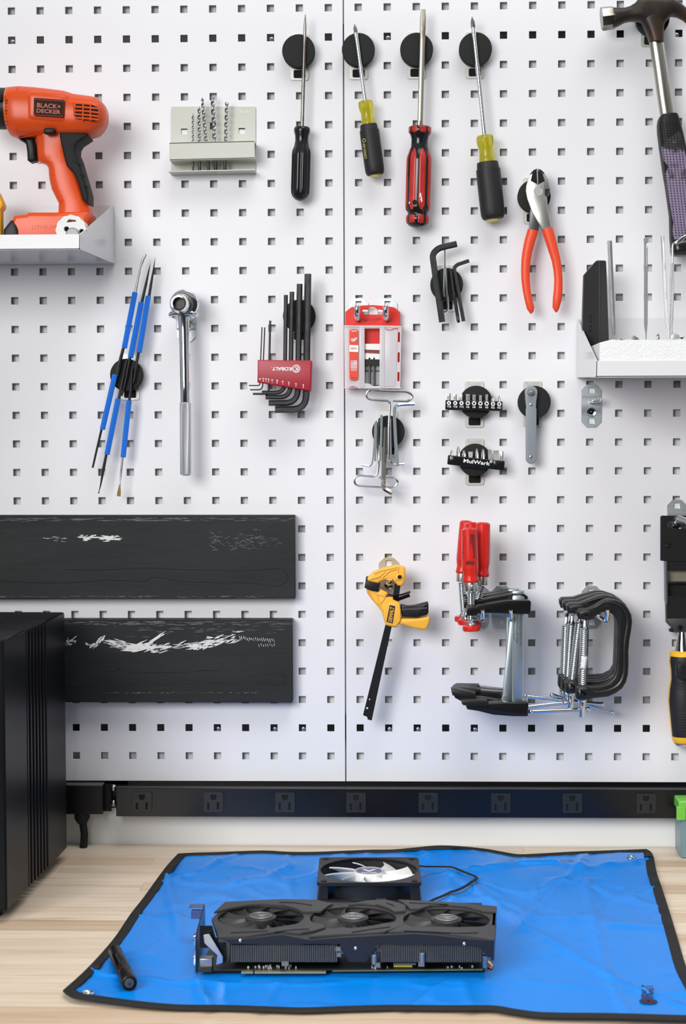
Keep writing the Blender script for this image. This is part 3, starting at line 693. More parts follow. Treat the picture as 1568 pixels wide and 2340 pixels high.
def drill_bit(lab, bot, top, w):
    h = 17
    p, q = Dz(bot)[0], Dz(top)[0]
    t = thing('drill_bit', lab, 'drill bit', P(p[0], p[1], h), 'drill bits in the cream rack')
    a, b = P(p[0], p[1], h), P(q[0], q[1], h); L = (b-a).length; ax = (b-a).normalized(); r = w/2/3.733*K(h)
    u = Vector((1,0,0)); v = Vector((0,1,0)); f0 = 0.36; rings = []; n = 54
    for i in range(n+1):
        d = L*(f0+(0.965-f0)*i/n); g = 2*math.pi*(d-L*f0)/(r*8.0)
        uu = u*math.cos(g)+v*math.sin(g); vv = v*math.cos(g)-u*math.sin(g); rr = r*1.12
        rings.append([a+ax*d+uu*math.cos(s)*rr+vv*math.sin(s)*rr*(0.42+0.35*abs(math.cos(s))**3) for s in [2*math.pi*j/12 for j in range(12)]])
    rings.append([a+ax*L*0.985+(x-(a+ax*L*0.965))*0.3 for x in rings[-1]]); rings.append([a+ax*L+(x-(a+ax*L*0.965))*0.05 for x in rings[-2]])
    part('flutes', MB().loft(rings), DRILLST, t, ang=50)
    part('shank', MB().lathe(a, b, [(0, r*0.8), (0.0006, r*0.98), (L*f0, r*0.98), (L*f0+0.001, r*0.4)], 16), STEELD, t, label='dark plain shank')
drill_bit('shortest and thinnest drill bit, leftmost in the cream rack', (266, 803), (266, 288), 20)
drill_bit('second drill bit from the left in the cream rack, upright', (323, 800), (318, 226), 26)
drill_bit('drill bit leaning left across its neighbour in the cream rack', (402, 800), (345, 158), 28)
drill_bit('tallest and thickest drill bit in the cream rack', (462, 799), (432, 133), 34)
drill_bit('drill bit standing apart, rightmost in the cream rack', (537, 795), (556, 183), 30)

# ---------------------------------------------------------------- left shelf and what stands on it
GLOSSW = M('glossy_white_metal', (0.70, 0.70, 0.72), 0.17, spec=0.4)
def shelf(lab, name, bt, bb, ft, fb, other, h):
    """tray: back plate, floor, front lip and one side panel; corners are photo pixels"""
    t = thing('wall_shelf', lab, 'shelf', P(bb[0], bb[1], 2), 'white shelves hooked on the pegboard')
    B0, B1 = P(bt[0], bt[1], 2), P(bb[0], bb[1], 2); F0, F1 = P(ft[0], ft[1], h), P(fb[0], fb[1], h)
    O = Vector((other, 0, 0)); w = O.x-B0.x; s = 1 if w > 0 else -1
    sh = lambda v, x: Vector((x, v.y, v.z))
    def slabq(q, d): return MB().hexa(q, [v+d for v in q])
    part('back_panel', slabq([B0, sh(B0, other), sh(B1, other), B1], Vector((0, -0.0012, 0))), GLOSSW, t)
    part('floor_panel', slabq([B1, sh(B1, other), sh(F1, other), F1], Vector((0, 0, 0.0012))), GLOSSW, t)
    part('front_lip', slabq([F0, sh(F0, other), sh(F1, other), F1], Vector((0, 0.0012, 0))), GLOSSW, t, bev=0.3)
    part('side_panel', slabq([B0, F0, F1, B1], Vector((0.0012*s, 0, 0))), GLOSSW, t)
    return t, F1, B1
shelf('white metal shelf on the left holding the orange drill', 'l', (259, 470), (262, 603), (183.5, 535), (183, 570), -1.1, 200)
Z1 = ZF(0, 0, 3.775)
t = thing('cordless_drill', 'orange cordless drill with black grip standing on the left shelf', 'drill', P(120, 575, 85))
BH = 85
rows = [(82,775,1100),(86,766,1150),(105,759,1178),(180,752,1196),(290,760,1200),(430,775,1198),(560,792,1196),(640,818,1196),(740,832,1194),(800,840,1186),(845,850,1172),(880,878,1140),(905,908,1105),(922,945,1065),(929,985,1025)]
dsc = [0.86,0.92,0.97,1,1,1,1,1,1,0.99,0.96,0.85,0.70,0.48,0.2]
zr = [Z1((x, a), (x, b)) for x, a, b in rows]
part('motor_housing', MB().sections([(p[0][0], p[0][1], p[1][1], dsc[i]) for i, p in enumerate(zr)], BH, 32, 'x', 36, 0.72), ORANGE, t, ang=70)
rows = [(1150,300,700),(1180,312,690),(1200,318,660),(1240,324,640),(1280,326,625),(1340,330,630),(1400,338,645),(1415,385,650),(1430,410,655),(1460,428,668),(1510,430,688),(1560,436,702),(1640,455,725),(1720,495,755),(1760,515,775),(1810,513,792),(1880,508,801),(2000,505,800)]
zr = [Z1((a, y), (b, y)) for y, a, b in rows]
part('handle', MB().sections([(p[0][1], p[0][0], p[1][0]) for p in zr], BH, 20, 'y', 28, 0.62), ORANGE, t, ang=60)
part('rubber_grip', MB().pillow(Z1((540,1170),(562,1152),(660,1156),(770,1172),(784,1196),(740,1226),(702,1250),(680,1285),(676,1330),(702,1390),(736,1510),(766,1610),(787,1690),(785,1772),(735,1742),(720,1680),(700,1600),(665,1520),(600,1450),(575,1360),(555,1270),(542,1210)), BH+22, BH-22, 3, 3), RUBBER, t, ang=60)
mb = MB()
for p in (((630,1385),(665,1402),(708,1425)), ((700,1500),(720,1512),(738,1525)), ((730,1600),(745,1608),(765,1620))): mb.tube([P(*q, BH+22) for q in Z1(*p)], 0.0011, 6)
part('grip_ridges', mb, RUBBER, t)
part('trigger', MB().pillow(Z1((168,1196),(300,1200),(322,1280),(325,1395),(270,1408),(248,1392),(245,1320),(235,1252),(205,1226),(180,1215)), BH+11, BH-11, 4, 3), BLACKP, t, ang=60)
part('reverse_switch', MB().pillow(Z1(*rrect(378, 1106, 482, 1162, 26)), BH+34, BH+24, 3, 3), BLACKP, t)
part('battery', MB().pillow(Z1((145,1925),(168,1882),(268,1872),(285,1856),(500,1856),(795,1850),(800,1930),(790,1980),(785,2100),(100,2100),(105,2000)), BH+33, BH-33, 6, 4), ORANGE, t, ang=60)
part('battery_latch', MB().pillow(Z1((78,2004),(140,1926),(165,1928),(196,1970),(212,2010),(214,2102),(78,2102)), BH+34.5, BH-34, 4, 3), BLACKP, t)
part('raised_lettering', text_px(MB(), 'LITHIUM', Z1((275,1944),(482,1940),(482,1975),(275,1979)), BH+33.3, 0.0), M('dark_orange_plastic', (0.70, 0.08, 0.01), 0.4), t)
FX = lambda x: Vector((P(*Z1((x, 938))[0], BH+31).x, -BH/1000, P(*Z1((x, 938))[0], BH).z))
c0, c1 = FX(105), FX(24); k = K(BH)/3.775
part('torque_collar', MB().lathe(c0, c1, [(0, 177*k), (40*k, 180*k), (83*k, 182*k)], 48), M('amber_plastic', (0.80, 0.20, 0.02), 0.35), t)
mb = MB(); text_px(mb, '12 - 14 - 16', Z1((38,1075),(38,855),(66,855),(66,1075)), BH+31.2, 0.0)
part('torque_numbers', mb, PRINTB, t)
c2, c3 = FX(44), FX(-330)
part('chuck', MB().lathe(c2, c3, [(0, 100*k), (2*k, 174*k), (20*k, 176*k), (110*k, 176*k), (170*k, 150*k), (300*k, 120*k), (370*k, 60*k)], 40), BLACKP, t, ang=50)
part('chuck_ridge', MB().pillow(Z1(*rrect(-60, 815, 24, 875, 12)), BH+33, BH+20, 2, 2), BLACKP, t)
part('label_plinth', MB().pillow(Z1((250,800),(300,786),(440,796),(570,812),(600,840),(600,1000),(585,1060),(550,1076),(420,1068),(290,1060),(245,1040),(232,960),(235,850)), BH+33.5, BH+10, 8, 4), ORANGE, t, ang=60)
lb = Z1((292,850),(308,845),(545,862),(559,874),(552,1006),(540,1017),(305,1001),(290,988))
lp_ = part('label', MB().ext(lb, BH+34.2, BH+33), M('label_black', (0.018, 0.006, 0.004), 0.5, spec=0.15), t, bev=0.3)
mb = MB(); text_px(mb, 'BLACK+', Z1((320,886),(524,901),(522,940),(318,925)), BH+34.5, 0.018); text_px(mb, 'DECKER', Z1((317,936),(523,950),(521,985),(315,971)), BH+34.5, 0.018)
mb.tube([P(x, y, BH+34.3) for x, y in Z1((304,858),(547,874),(541,1005),(302,990))], 0.0004, 4, closed=True)
part('label_print', mb, M('orange_print', (0.55, 0.075, 0.02), 0.4), lp_)
vt = part('vent', MB().pillow(Z1((650,880),(800,890),(850,905),(868,960),(860,1030),(820,1056),(660,1040),(636,1015),(634,900)), BH+33.2, BH+5, 5, 3), ORANGE, t, ang=60)
part('vent_recess', MB().ext(Z1((655,895),(800,905),(842,925),(850,970),(840,1030),(815,1045),(665,1028),(648,1005),(648,910)), BH+33.5, BH+33), HOLEB, vt)
mb = MB()
for y0, y1 in ((925,940),(958,975),(990,1008),(1020,1036)): mb.tube([P(*Z1((646, y0-4))[0], BH+33.6), P(*Z1((750, y0+3))[0], BH+34.2), P(*Z1((850, y1-2))[0], BH+33.2)], 0.0013, 6)
for x in (718, 782): mb.tube([P(*Z1((x, 898))[0], BH+33.8), P(*Z1((x-4, 1042))[0], BH+33.8)], 0.0011, 6)
part('vent_bars', mb, ORANGE, vt)
mb = MB()
for pl in (((150,1195),(330,1160),(360,1190),(372,1290),(378,1390),(330,1412)), ((440,1500),(530,1545),(560,1600),(578,1690),(520,1740)), ((600,1450),(585,1600),(605,1730),(700,1742)), ((150,758),(135,900),(140,1100),(110,1170))):
    mb.tube([P(x, y, BH+18.8 if pl[0][0] > 300 or pl[0][1] > 1000 else BH+26) for x, y in Z1(*smooth(pl, 4, False))], 0.0005, 4)
part('seam', mb, M('dark_orange_plastic', (0.70, 0.08, 0.01), 0.4), t)
# white round adapter in front of the drill
t = thing('hole_adapter', 'white scalloped plastic disc with black holes in front of the drill battery', 'adapter', P(165, 573, 165))
zc = Z1((612, 1985))[0]; ol = []
for i in range(72): a_0 = 2*math.pi*i/72; rr = 34.6+0.9*math.cos(a_0*12); ol.append((zc[0]+rr*math.cos(a_0), zc[1]+rr*math.sin(a_0)))
tri = Z1((592,1892),(650,1897),(658,1912),(572,1918))
part('disc', MB().plate(ol, [tri, circ(*Z1((573,1974))[0], 5.9, 16), circ(*Z1((703,1996))[0], 5.9, 16)], 168, 146), WHITEP, t, bev=1.2)
part('socket_hole', MB().ext(circ(*Z1((573,1974))[0], 6.4, 16), 160, 150), HOLEB, t); part('socket_hole', MB().ext(circ(*Z1((703,1996))[0], 6.4, 16), 160, 150), HOLEB, t)
c = P(*Z1((630, 2025))[0], 167)
part('knob', MB().lathe(c, c+Vector((0,-1,0)), [(0, 0.0085), (0.003, 0.0085), (0.0045, 0.007)], 24), M('grey_metal', (0.30, 0.30, 0.30), 0.5, 0.5), t)
mb = MB().pillow(Z1((-260,1600),(-10,1655),(6,1680),(35,1745),(38,1795),(22,1832),(22,2110),(-260,2110)), 112, 92, 4, 3)
t = thing('yellow_case', 'yellow plastic case at the left edge beside the drill', 'case', P(0, 575, 100))
part('body', mb, YELLOW, t)
part('rim', MB().pillow(Z1((-260,1690),(30,1745),(40,1760),(40,1790),(28,1815),(-260,1815)), 114, 90, 3, 3), YELLOW, t)
# ================================================================ more tools on the board
Bz = ZF(190, 560, 3.9)
BLUEH = M('blue_hex_handle', (0.015, 0.17, 0.70), 0.35)
PROBE = M('black_probe_steel', (0.03, 0.03, 0.032), 0.35, 0.6)
def probe(lab, h, top, tipr, hand, low, lowr, tmat=None, lmat=None):
    """double-ended probe: tip, hexagonal handle, tip; points read in the crop"""
    k = K(h)/3.9
    t = thing('soldering_probe', lab, 'probe', P(*Bz(low[-1])[0], h), 'blue-handled probes on the magnet')
    part('upper_tip', MB().tube([P(*q, h) for q in Bz(*top)], [r*k for r in tipr], 10), tmat or PROBE, t)
    a, b = P(*Bz(hand[0])[0], h), P(*Bz(hand[1])[0], h)
    part('handle', MB().lathe(a, b, [(0, 19*k), (3*k, 26*k), ((b-a).length-3*k, 26*k), ((b-a).length, 19*k)], 6), BLUEH, t, ang=25)
    part('lower_tip', MB().tube([P(*q, h) for q in Bz(*low)], [r*k for r in lowr], 10), lmat or PROBE, t)
    return t, k
t, k = probe('blue-handled probe with a small silver spoon tip, upper left', 25, [(548,100),(530,140),(512,195),(490,300),(466,422)], [9,13,8,9,11], [(464,420),(367,920)], [(360,915),(330,1050),(306,1165)], [13,12,11], STEEL)
part('spoon', MB().pillow(Bz((560,78),(566,92),(548,125),(528,158),(520,162),(524,140),(540,92)), 26, 23.5, 0.6, 2), STEEL, t)
probe('blue-handled probe with a black spike, upper middle', 22, [(601,164),(585,230),(560,350),(524,510)], [1,7,12,13], [(520,508),(422,1006)], [(418,1000),(380,1200),(345,1345)], [14,13,8])
probe('blue-handled probe with a black spike, upper right', 24, [(643,110),(625,230),(605,350),(588,455)], [1,8,12,13], [(582,453),(500,958)], [(494,955),(470,1100),(447,1230)], [13,12,8])
probe('blue-handled probe with a plain black rod pointing down, lower left', 25.5, [(352,925),(325,1040),(292,1155)], [10,13,13], [(285,1153),(172,1645)], [(165,1640),(120,1830),(85,1985)], [11,10,9])
probe('blue-handled probe with a thin hooked black point, lower middle', 25, [(388,1030),(352,1200),(318,1372)], [9,12,13], [(313,1368),(213,1868)], [(207,1865),(180,2000),(158,2130),(142,2195),(138,2213)], [12,14,7,3.5,7])
t, k = probe('blue-handled probe ending in a small bristle brush, lower right', 23.5, [(437,1090),(428,1230),(412,1390)], [9,11,13], [(410,1386),(357,1892)], [(353,1890),(340,2010),(330,2110),(328,2135)], [11,10,6,10], None, STEEL)
mb = MB(); random.seed(3)
for i in range(26):
    u = random.uniform(-1, 1); v = random.uniform(-1, 1)
    mb.tube([P(*Bz((328+u*4, 2130))[0], 23.5+v*0.6), P(*Bz((321+u*16, 2205))[0], 23.5+v*1.6), P(*Bz((318+u*17, 2236+random.uniform(-6, 6)))[0], 23.5+v*2)], 0.00022, 4)
part('bristles', mb, M('bristle_tan', (0.42, 0.29, 0.10), 0.6), t)['kind'] = 'stuff'

# ---------------------------------------------------------------- ratchet and its hook
t = hook_plate('zinc hook with a flat loop carrying the ratchet', 426, 733, w=44.5, h=96)
loop = [(800,632),(786,628),(782,620),(790,611),(820,606),(890,604),(960,606),(1000,612),(1010,622),(1004,632),(985,637)]
part('loop', MB().tube([P(x, y, h) for (x, y), h in zip(Bz(*loop), (30, 35, 40, 44, 47, 48, 47, 44, 40, 35, 30))], 0.0032, 10), CHROME, t)
part('loop_arm', MB().tube([P(*Bz((870,690))[0], 4), P(*Bz((862,660))[0], 20), P(*Bz((800,632))[0], 30)], 0.003, 10), CHROME, t)
part('loop_arm', MB().tube([P(*Bz((950,690))[0], 4), P(*Bz((965,660))[0], 20), P(*Bz((985,637))[0], 30)], 0.003, 10), CHROME, t)
t = thing('ratchet', 'chrome socket ratchet with a knurled handle hanging head up', 'ratchet', P(424, 1087, 38))
h = 40; k = K(h)/3.9
c = P(*Bz((896, 522))[0], 48)
part('head', MB().lathe(Vector((c.x, -0.026, c.z)), Vector((c.x, -0.06, c.z)), [(0, 60*k), (0.001, 118*k), (0.004, 130*k), (0.017, 130*k), (0.021, 122*k), (0.022, 108*k), (0.0222, 60*k)], 56), CHROME, t, ang=30)
c2 = P(*Bz((876, 520))[0], 58)
part('selector_ring', MB().lathe(Vector((c2.x, -0.047, c2.z)), Vector((c2.x, -0.06, c2.z)), [(0, 100*k), (0.006, 98*k), (0.0075, 90*k), (0.008, 60*k)], 48), STEELD, t)
c3 = P(*Bz((850, 517))[0], 82)
part('socket', MB().lathe(Vector((c3.x, -0.052, c3.z)), Vector((c3.x, -0.09, c3.z)), [(0, 85*k), (0.010, 84*k), (0.028, 72*k), (0.030, 66*k), (0.0302, 54*k), (0.028, 48*k), (0.016, 46*k), (0.016, 5*k)], 48), CHROME, t, ang=30)
part('socket_recess', MB().lathe(Vector((c3.x, -0.067, c3.z)), Vector((c3.x, -0.07, c3.z)), [(0, 46*k), (0.0025, 46.2*k), (0.0026, 12*k)], 24), M('socket_hole_shade', (0.02, 0.017, 0.012), 0.35), t)  # dark disc stands in for the shade inside the socket hole
part('shaft', MB().tube([P(*Bz(q)[0], h) for q in ((893,600),(896,680),(900,760),(904,1000),(908,1250),(910,1395),(911,1412))], [v*k for v in (62,52,49,45,43,45,40)], 28), CHROME, t, ang=60)
KN = bpy.data.materials.new('knurled_chrome'); KN.use_nodes = True; nt = KN.node_tree; b = nt.nodes['Principled BSDF']
b.inputs['Base Color'].default_value = (0.62, 0.63, 0.64, 1); b.inputs['Metallic'].default_value = 1; b.inputs['Roughness'].default_value = 0.3
tc = nt.nodes.new('ShaderNodeTexCoord'); prev = None
for sx in (1, -1):
    mp_ = nt.nodes.new('ShaderNodeMapping'); mp_.inputs['Rotation'].default_value = (0, R(32*sx), 0); nt.links.new(tc.outputs['Object'], mp_.inputs['Vector'])
    wv = nt.nodes.new('ShaderNodeTexWave'); wv.inputs['Scale'].default_value = 260; wv.bands_direction = 'X'; nt.links.new(mp_.outputs[0], wv.inputs['Vector'])
    if prev is None: prev = wv
    else:
        ad = nt.nodes.new('ShaderNodeMath'); ad.operation = 'ADD'; nt.links.new(prev.outputs[1], ad.inputs[0]); nt.links.new(wv.outputs[1], ad.inputs[1])
bp = nt.nodes.new('ShaderNodeBump'); bp.inputs['Strength'].default_value = 0.6; bp.inputs['Distance'].default_value = 0.0006
nt.links.new(ad.outputs[0], bp.inputs['Height']); nt.links.new(bp.outputs[0], b.inputs['Normal'])
part('knurled_grip', MB().lathe(P(*Bz((911,1405))[0], h), P(*Bz((914,2050))[0], h), [(0, 40*k), (0, 48*k), (4*k, 50*k), (630*k, 50*k), (642*k, 47*k), (643*k, 30*k)], 40), KN, t)
part('end_cap', MB().lathe(P(*Bz((918,2040))[0], h-4), P(*Bz((918,2056))[0], h-4), [(0, 34*k), (14*k, 33*k), (15*k, 20*k)], 24), STEEL, t)

# ---------------------------------------------------------------- hex key set in its red holder
E_ = ZF(540, 600, 6.031)
t = thing('hex_key_holder', 'red plastic holder gripping black hex keys, upside down', 'key holder', P(650, 893, 33))
HOLD = M('crimson_plastic', (0.36, 0.010, 0.028), 0.4, bump=0.03, bscale=500)
part('body', MB().pillow(E_((305,1346),(1038,1354),(1047,1362),(1032,1772),(1020,1776),(300,1655)), 46, 22, 1.6, 3), HOLD, t)
part('side_cap', MB().pillow(E_((958,1353),(1038,1354),(1048,1362),(1033,1772),(1020,1776),(940,1760)), 45, 23, 3.5, 3), HOLD, t)
mb = MB(); text_px(mb, 'KOBALT', E_((766,1492),(495,1486),(495,1440),(766,1440)), 46.3, 0.03)
mb.tube([P(x, y, 46.2) for x, y in circ(*E_((827,1464))[0], 8.3, 28)], 0.0006, 4, closed=True)
mb.tube([P(x, y, 46.2) for x, y in circ(*E_((827,1464))[0], 5.9, 24)], 0.0003, 4, closed=True)
text_px(mb, 'K', E_((848,1487),(806,1487),(806,1441),(848,1441)), 46.3, 0.03)
text_px(mb, '.', E_((490,1446),(482,1446),(482,1436),(490,1436)), 46.3)
sz = [('.050', 328, 1605), ('1', 372, 1612), ('5', 410, 1617), ('3', 445, 1622), ('7', 495, 1632), ('1', 563, 1640), ('9', 640, 1653), ('5', 725, 1668), ('3', 823, 1685), ('1', 925, 1700)]
den = ['', '16', '64', '32', '64', '8', '64', '32', '16', '4']
for (a_s, x, y), d_ in zip(sz, den):
    if d_:
        text_px(mb, a_s, E_((x+5,y+27),(x-5,y+27),(x-5,y+5),(x+5,y+5)), 46.3, 0.03); text_px(mb, d_, E_((x+11,y),(x-11,y),(x-11,y-24),(x+11,y-24)), 46.3, 0.03)
    else: text_px(mb, a_s, E_((x+14,y+12),(x-14,y+12),(x-14,y-12),(x+14,y-12)), 46.3, 0.03)
part('white_lettering', mb, PRINTW, t)
def bend(pts, rad, n=6):
    """round the corners of a polyline of 2D points"""
    out = [pts[0]]
    for i in range(1, len(pts)-1):
        a, b, c = Vector(pts[i-1][:2]), Vector(pts[i][:2]), Vector(pts[i+1][:2])
        r = min(rad, (a-b).length*0.49, (c-b).length*0.49)
        p, q = b+(a-b).normalized()*r, b+(c-b).normalized()*r
        for j in range(n+1):
            u = j/n; v = p*(1-u)**2+b*2*u*(1-u)+q*u*u; out.append((v.x, v.y))
    out.append(pts[-1]); return out
def hexkey(lab, Zf, pts, r, rad, h, mat=None, group='hex keys', name='hex_key', n=6, tilt=0.0):
    pl = bend(pts, rad); k = K(h)/Zf.k; m = len(pl)
    w = [P(x, y, h+tilt*(i/(m-1))) for i, (x, y) in enumerate(Zf(*pl))]
    return solo(name, MB().tube(w, r*k, n, roll=math.pi/6 if n == 6 else 0), mat or BLKOX, lab, 'hex key', group, ang=30)
KG = 'black hex keys in the red holder'
for lab, s, x0, y0, y1, xt, yt, r, rad, cx in (
    ('thinnest black hex key, leftmost in the red holder', 0, 175, 1695, 1340, 355, 890, 8.5, 26, 324),
    ('second thinnest black hex key in the red holder, its short arm just below the first', 0, 192, 1753, 1340, 393, 893, 9.5, 60, 362),
    ('black hex key standing alone in the gap of the red holder', 0, 230, 1810, 1340, 468, 800, 15, 30, 446),
    ('fourth black hex key from the left in the red holder, shortest of the thick four', 0, 355, 1793, 1340, 684, 447, 28, 130, 664),
    ('black hex key third from the right in the red holder', 0, 405, 1855, 1340, 768, 403, 32, 150, 744),
    ('second thickest black hex key in the red holder', 0, 448, 1935, 1340, 874, 295, 40, 180, 846),
    ('thickest and tallest black hex key, rightmost in the red holder', 0, 538, 2025, 1340, 988, 157, 47, 200, 962)):
    hexkey(lab, E_, [(x0, y0), (cx, y0), (cx+8, y1+100), (xt, yt)], r, rad, 34 if r > 20 else 33, group=KG)

# ---------------------------------------------------------------- red blade dispenser on two hooks
F_ = ZF(770, 660, 4.774)
for lab, cx, hx in (('zinc hook plate behind the left top of the red blade dispenser', 237, 222), ('zinc hook plate behind the right top of the red blade dispenser', 553, 533)):
    x, y = F_((cx, 335))[0]
    t = hook_plate(lab, x, y, w=45, h=98, rivet=False)
    hp = F_((hx+4, 330), (hx+2, 325), (hx, 300), (hx, 250), (hx-1, 200), (hx-1, 178))
    part('wire_hook', MB().tube([P(hp[0][0], hp[0][1], 4), P(hp[1][0], hp[1][1], 22), P(hp[2][0], hp[2][1], 32), P(hp[3][0], hp[3][1], 36), P(hp[4][0], hp[4][1], 36), P(hp[5][0], hp[5][1], 35.5)], [0.0038]*5+[0.0028], 14), CHROME, t, ang=60)
t = thing('blade_dispenser', 'red and clear plastic blade dispenser hanging from two hooks', 'dispenser', P(852, 888, 14))
RED2 = M('dispenser_red', (0.70, 0.022, 0.012), 0.34)
ring = lambda cx, cy, r: circ(*F_((cx, cy))[0], r/4.774, 18)
hang = F_((275,250),(285,226),(305,220),(340,222),(350,208),(370,197),(392,195),(415,200),(432,214),(440,224),(475,226),(500,235),(508,255),(505,275),(490,282),(300,280),(280,268))
part('back_card', MB().plate(F_((92,252),(158,199),(280,180),(390,177),(520,185),(625,201),(690,256),(690,1068),(640,1078),(220,1072),(180,1074),(92,1070)), [hang, ring(232,326,34), ring(549,326,34)], 12, 9.5), RED2, t, bev=0.3)
FROST = M('frosted_clear_plastic', (0.86, 0.84, 0.87), 0.28, alpha=0.50)
win = F_((303,432),(467,432),(464,1058),(400,1062),(355,1035),(303,1030))
hol = [F_((90,470),(110,470),(108,575),(88,575)), F_((88,690),(108,690),(106,792),(86,792)), F_((87,905),(108,905),(105,1005),(85,1005)), F_((668,474),(688,470),(688,580),(664,580)), F_((664,692),(686,692),(684,800),(662,800)), F_((662,908),(684,908),(682,1008),(660,1008))]
part('clear_cover', MB().plate(F_((78,400),(520,400),(706,408),(704,440),(690,1082),(235,1084),(222,1072),(170,1064),(84,1080)), [win]+hol, 26, 24.5), FROST, t)
part('side_band', MB().ext(F_((78,400),(128,402),(120,1072),(84,1080)), 26.4, 25.9), FROST, t)
for q in (F_((245,405),(300,405),(300,1078),(245,1082)), F_((470,405),(522,405),(518,1080),(466,1080)), F_((522,440),(662,432),(640,1060),(522,1062))):
    part('cover_rib', MB().pillow(q, 27.4, 26, 0.8, 2), FROST, t)
part('cover_rim', MB().ext(F_((76,398),(530,402),(706,405),(705,418),(530,416),(76,412)), 27.5, 11), FROST, t)
part('cover_edge', MB().ext(F_((76,1072),(232,1076),(240,1082),(700,1076),(700,1086),(236,1088),(226,1084),(76,1082)), 26.5, 12), FROST, t)
part('latch_notch', MB().pillow(F_((530,432),(545,442),(595,445),(610,433),(664,428),(664,436),(618,440),(600,452),(540,450)), 28, 26.5, 0.3, 1), RED2, t)
lbm = part('label_strip', MB().ext([(x, y) for x, y in F_(*rrect(138, 440, 233, 998, 28))], 28, 26.2), M('label_red_orange', (0.74, 0.055, 0.02), 0.4), t, bev=0.2)
part('label_white_band', MB().ext(F_((137,612),(234,616),(233,690),(136,686)), 28.3, 27.9), PRINTW, lbm)
mb = MB(); text_px(mb, '48-22-1950', F_((158,452),(215,452),(215,468),(158,468)), 28.2, 0.03)
text_px(mb, 'Milwaukee', F_((152,545),(220,520),(222,545),(154,570)), 28.3, 0.02)
mb.add([P(*q, 28.3) for q in F_((152,574),(222,544),(190,566),(220,560),(160,582),(185,566))], [(0,1,2,3,4,5)])
for i in range(5): mb.add([P(*q, 28.3) for q in F_((150,812+i*12),(221,812+i*12),(221,818+i*12),(150,818+i*12))], [(0,1,2,3)])
for i in range(3): mb.add([P(*q, 28.3) for q in F_((182,782+i*12),(221,782+i*12),(221,788+i*12),(182,788+i*12))], [(0,1,2,3)])
text_px(mb, 'MADE IN USA', F_((152,874),(218,872),(218,884),(152,886)), 28.3, 0.02); text_px(mb, 'OF US MATERIALS', F_((152,888),(218,888),(218,896),(152,896)), 28.3, 0.02)
part('label_print', mb, PRINTW, lbm)
mb = MB(); text_px(mb, 'GENERAL', F_((150,640),(222,642),(222,656),(150,654)), 28.6, 0.02); text_px(mb, 'PURPOSE', F_((150,659),(190,660),(190,666),(150,665)), 28.6, 0.0)
part('label_print', mb, RED2, lbm)
part('flag_canton', MB().ext(F_((150,782),(180,782),(180,826),(150,826)), 28.35, 28.2), M('pale_violet_print', (0.50, 0.42, 0.55), 0.5), lbm)
mb = MB(); text_px(mb, '49-22-1955', F_((156,966),(212,966),(212,978),(156,978)), 28.3, 0.0); part('label_print', mb, PRINTB, lbm)
part('raised_lettering', text_px(MB(), 'Milwaukee', F_((298,325),(485,300),(488,335),(300,365)), 12.3, 0.02), M('deep_red_plastic', (0.50, 0.012, 0.01), 0.3), t)
part('lettering_swash', MB().ext(F_((330,388),(485,330),(440,348),(420,362),(370,376)), 12.4, 12.0), M('deep_red_plastic', (0.50, 0.012, 0.01), 0.3), t)
part('blade_stack', MB().ext(F_((246,600),(650,600),(540,752),(470,770),(246,766)), 21, 13), M('blade_steel', (0.74, 0.74, 0.72), 0.35, 0.5), t)
part('inner_flap', MB().ext(F_((303,662),(467,668),(467,706),(303,698)), 22, 21.2), M('maroon_plastic', (0.22, 0.03, 0.03), 0.5), t)
part('spring_plate', MB().ext(F_((248,772),(470,770),(470,836),(248,834)), 22, 13), BLACKP, t)
part('lower_plate', MB().ext(F_((246,834),(640,834),(640,1050),(246,1050)), 16, 13), M('grey_plastic', (0.33, 0.34, 0.35), 0.4), t)
part('follower_bar', MB().ext(F_((250,892),(470,892),(470,901),(250,901)), 17, 16), BLACKP, t)
for x in (356, 406):
    part('guide_pin', MB().tube([P(*F_((x, 838))[0], 18.5), P(*F_((x, 1048+(x-356)*0.3))[0], 18.5)], 0.0017, 8), M('pin_grey', (0.14, 0.14, 0.14), 0.4, 0.6), t)
    c = P(*F_((x, 760))[0], 20); part('pin_head', MB().sphere(c, 0.0017, 10, 6), BLACKP, t)

# ---------------------------------------------------------------- T-handle keys and hex keys on the low magnet
CHR2 = M('zinc_rod', (0.72, 0.76, 0.77), 0.17, 1.0)
TG = 'keys bundled on the low magnet'
def rod(lab, pts, r, hs, n=8, mat=CHR2, rad=30, name='hex_key', cat='hex key'):
    pl = bend(pts, rad); k = K(25)/4.774; m = len(pl)
    if not isinstance(hs, tuple): hs = (hs, hs)
    mb = MB().tube([P(x, y, hs[0]+(hs[1]-hs[0])*i/(m-1)) for i, (x, y) in enumerate(F_(*pl))], r*k, n)
    return solo(name, mb, mat, lab, cat, TG, ang=30)
tl = [(612,1222),(780,1226),(825,1190),(818,1150),(760,1120),(560,1112),(350,1102),(318,1150),(330,1195),(370,1212),(548,1218),(578,1240),(578,1300),(568,1500),(562,1895)]
rod('chrome T-handle key with its flat loop handle at the top', tl, 13, 31, 10, rad=34, name='t_handle_key')
tl2 = [(458,2062),(600,2065),(640,2072),(668,2110),(640,2160),(590,2172),(400,2162),(215,2148),(188,2105),(200,2050),(250,2035),(400,2052),(440,2030),(452,1940),(455,1890),(438,1600),(448,1422)]
rod('chrome T-handle key hanging upside down, its loop at the bottom', tl2, 13, 27, 10, rad=30, name='t_handle_key')
rod('thick chrome hex key with its short arm pointing right near the top', [(848,1255),(690,1262),(632,1285),(628,1380),(640,1650),(664,1935)], 20, 30, 6, rad=50)
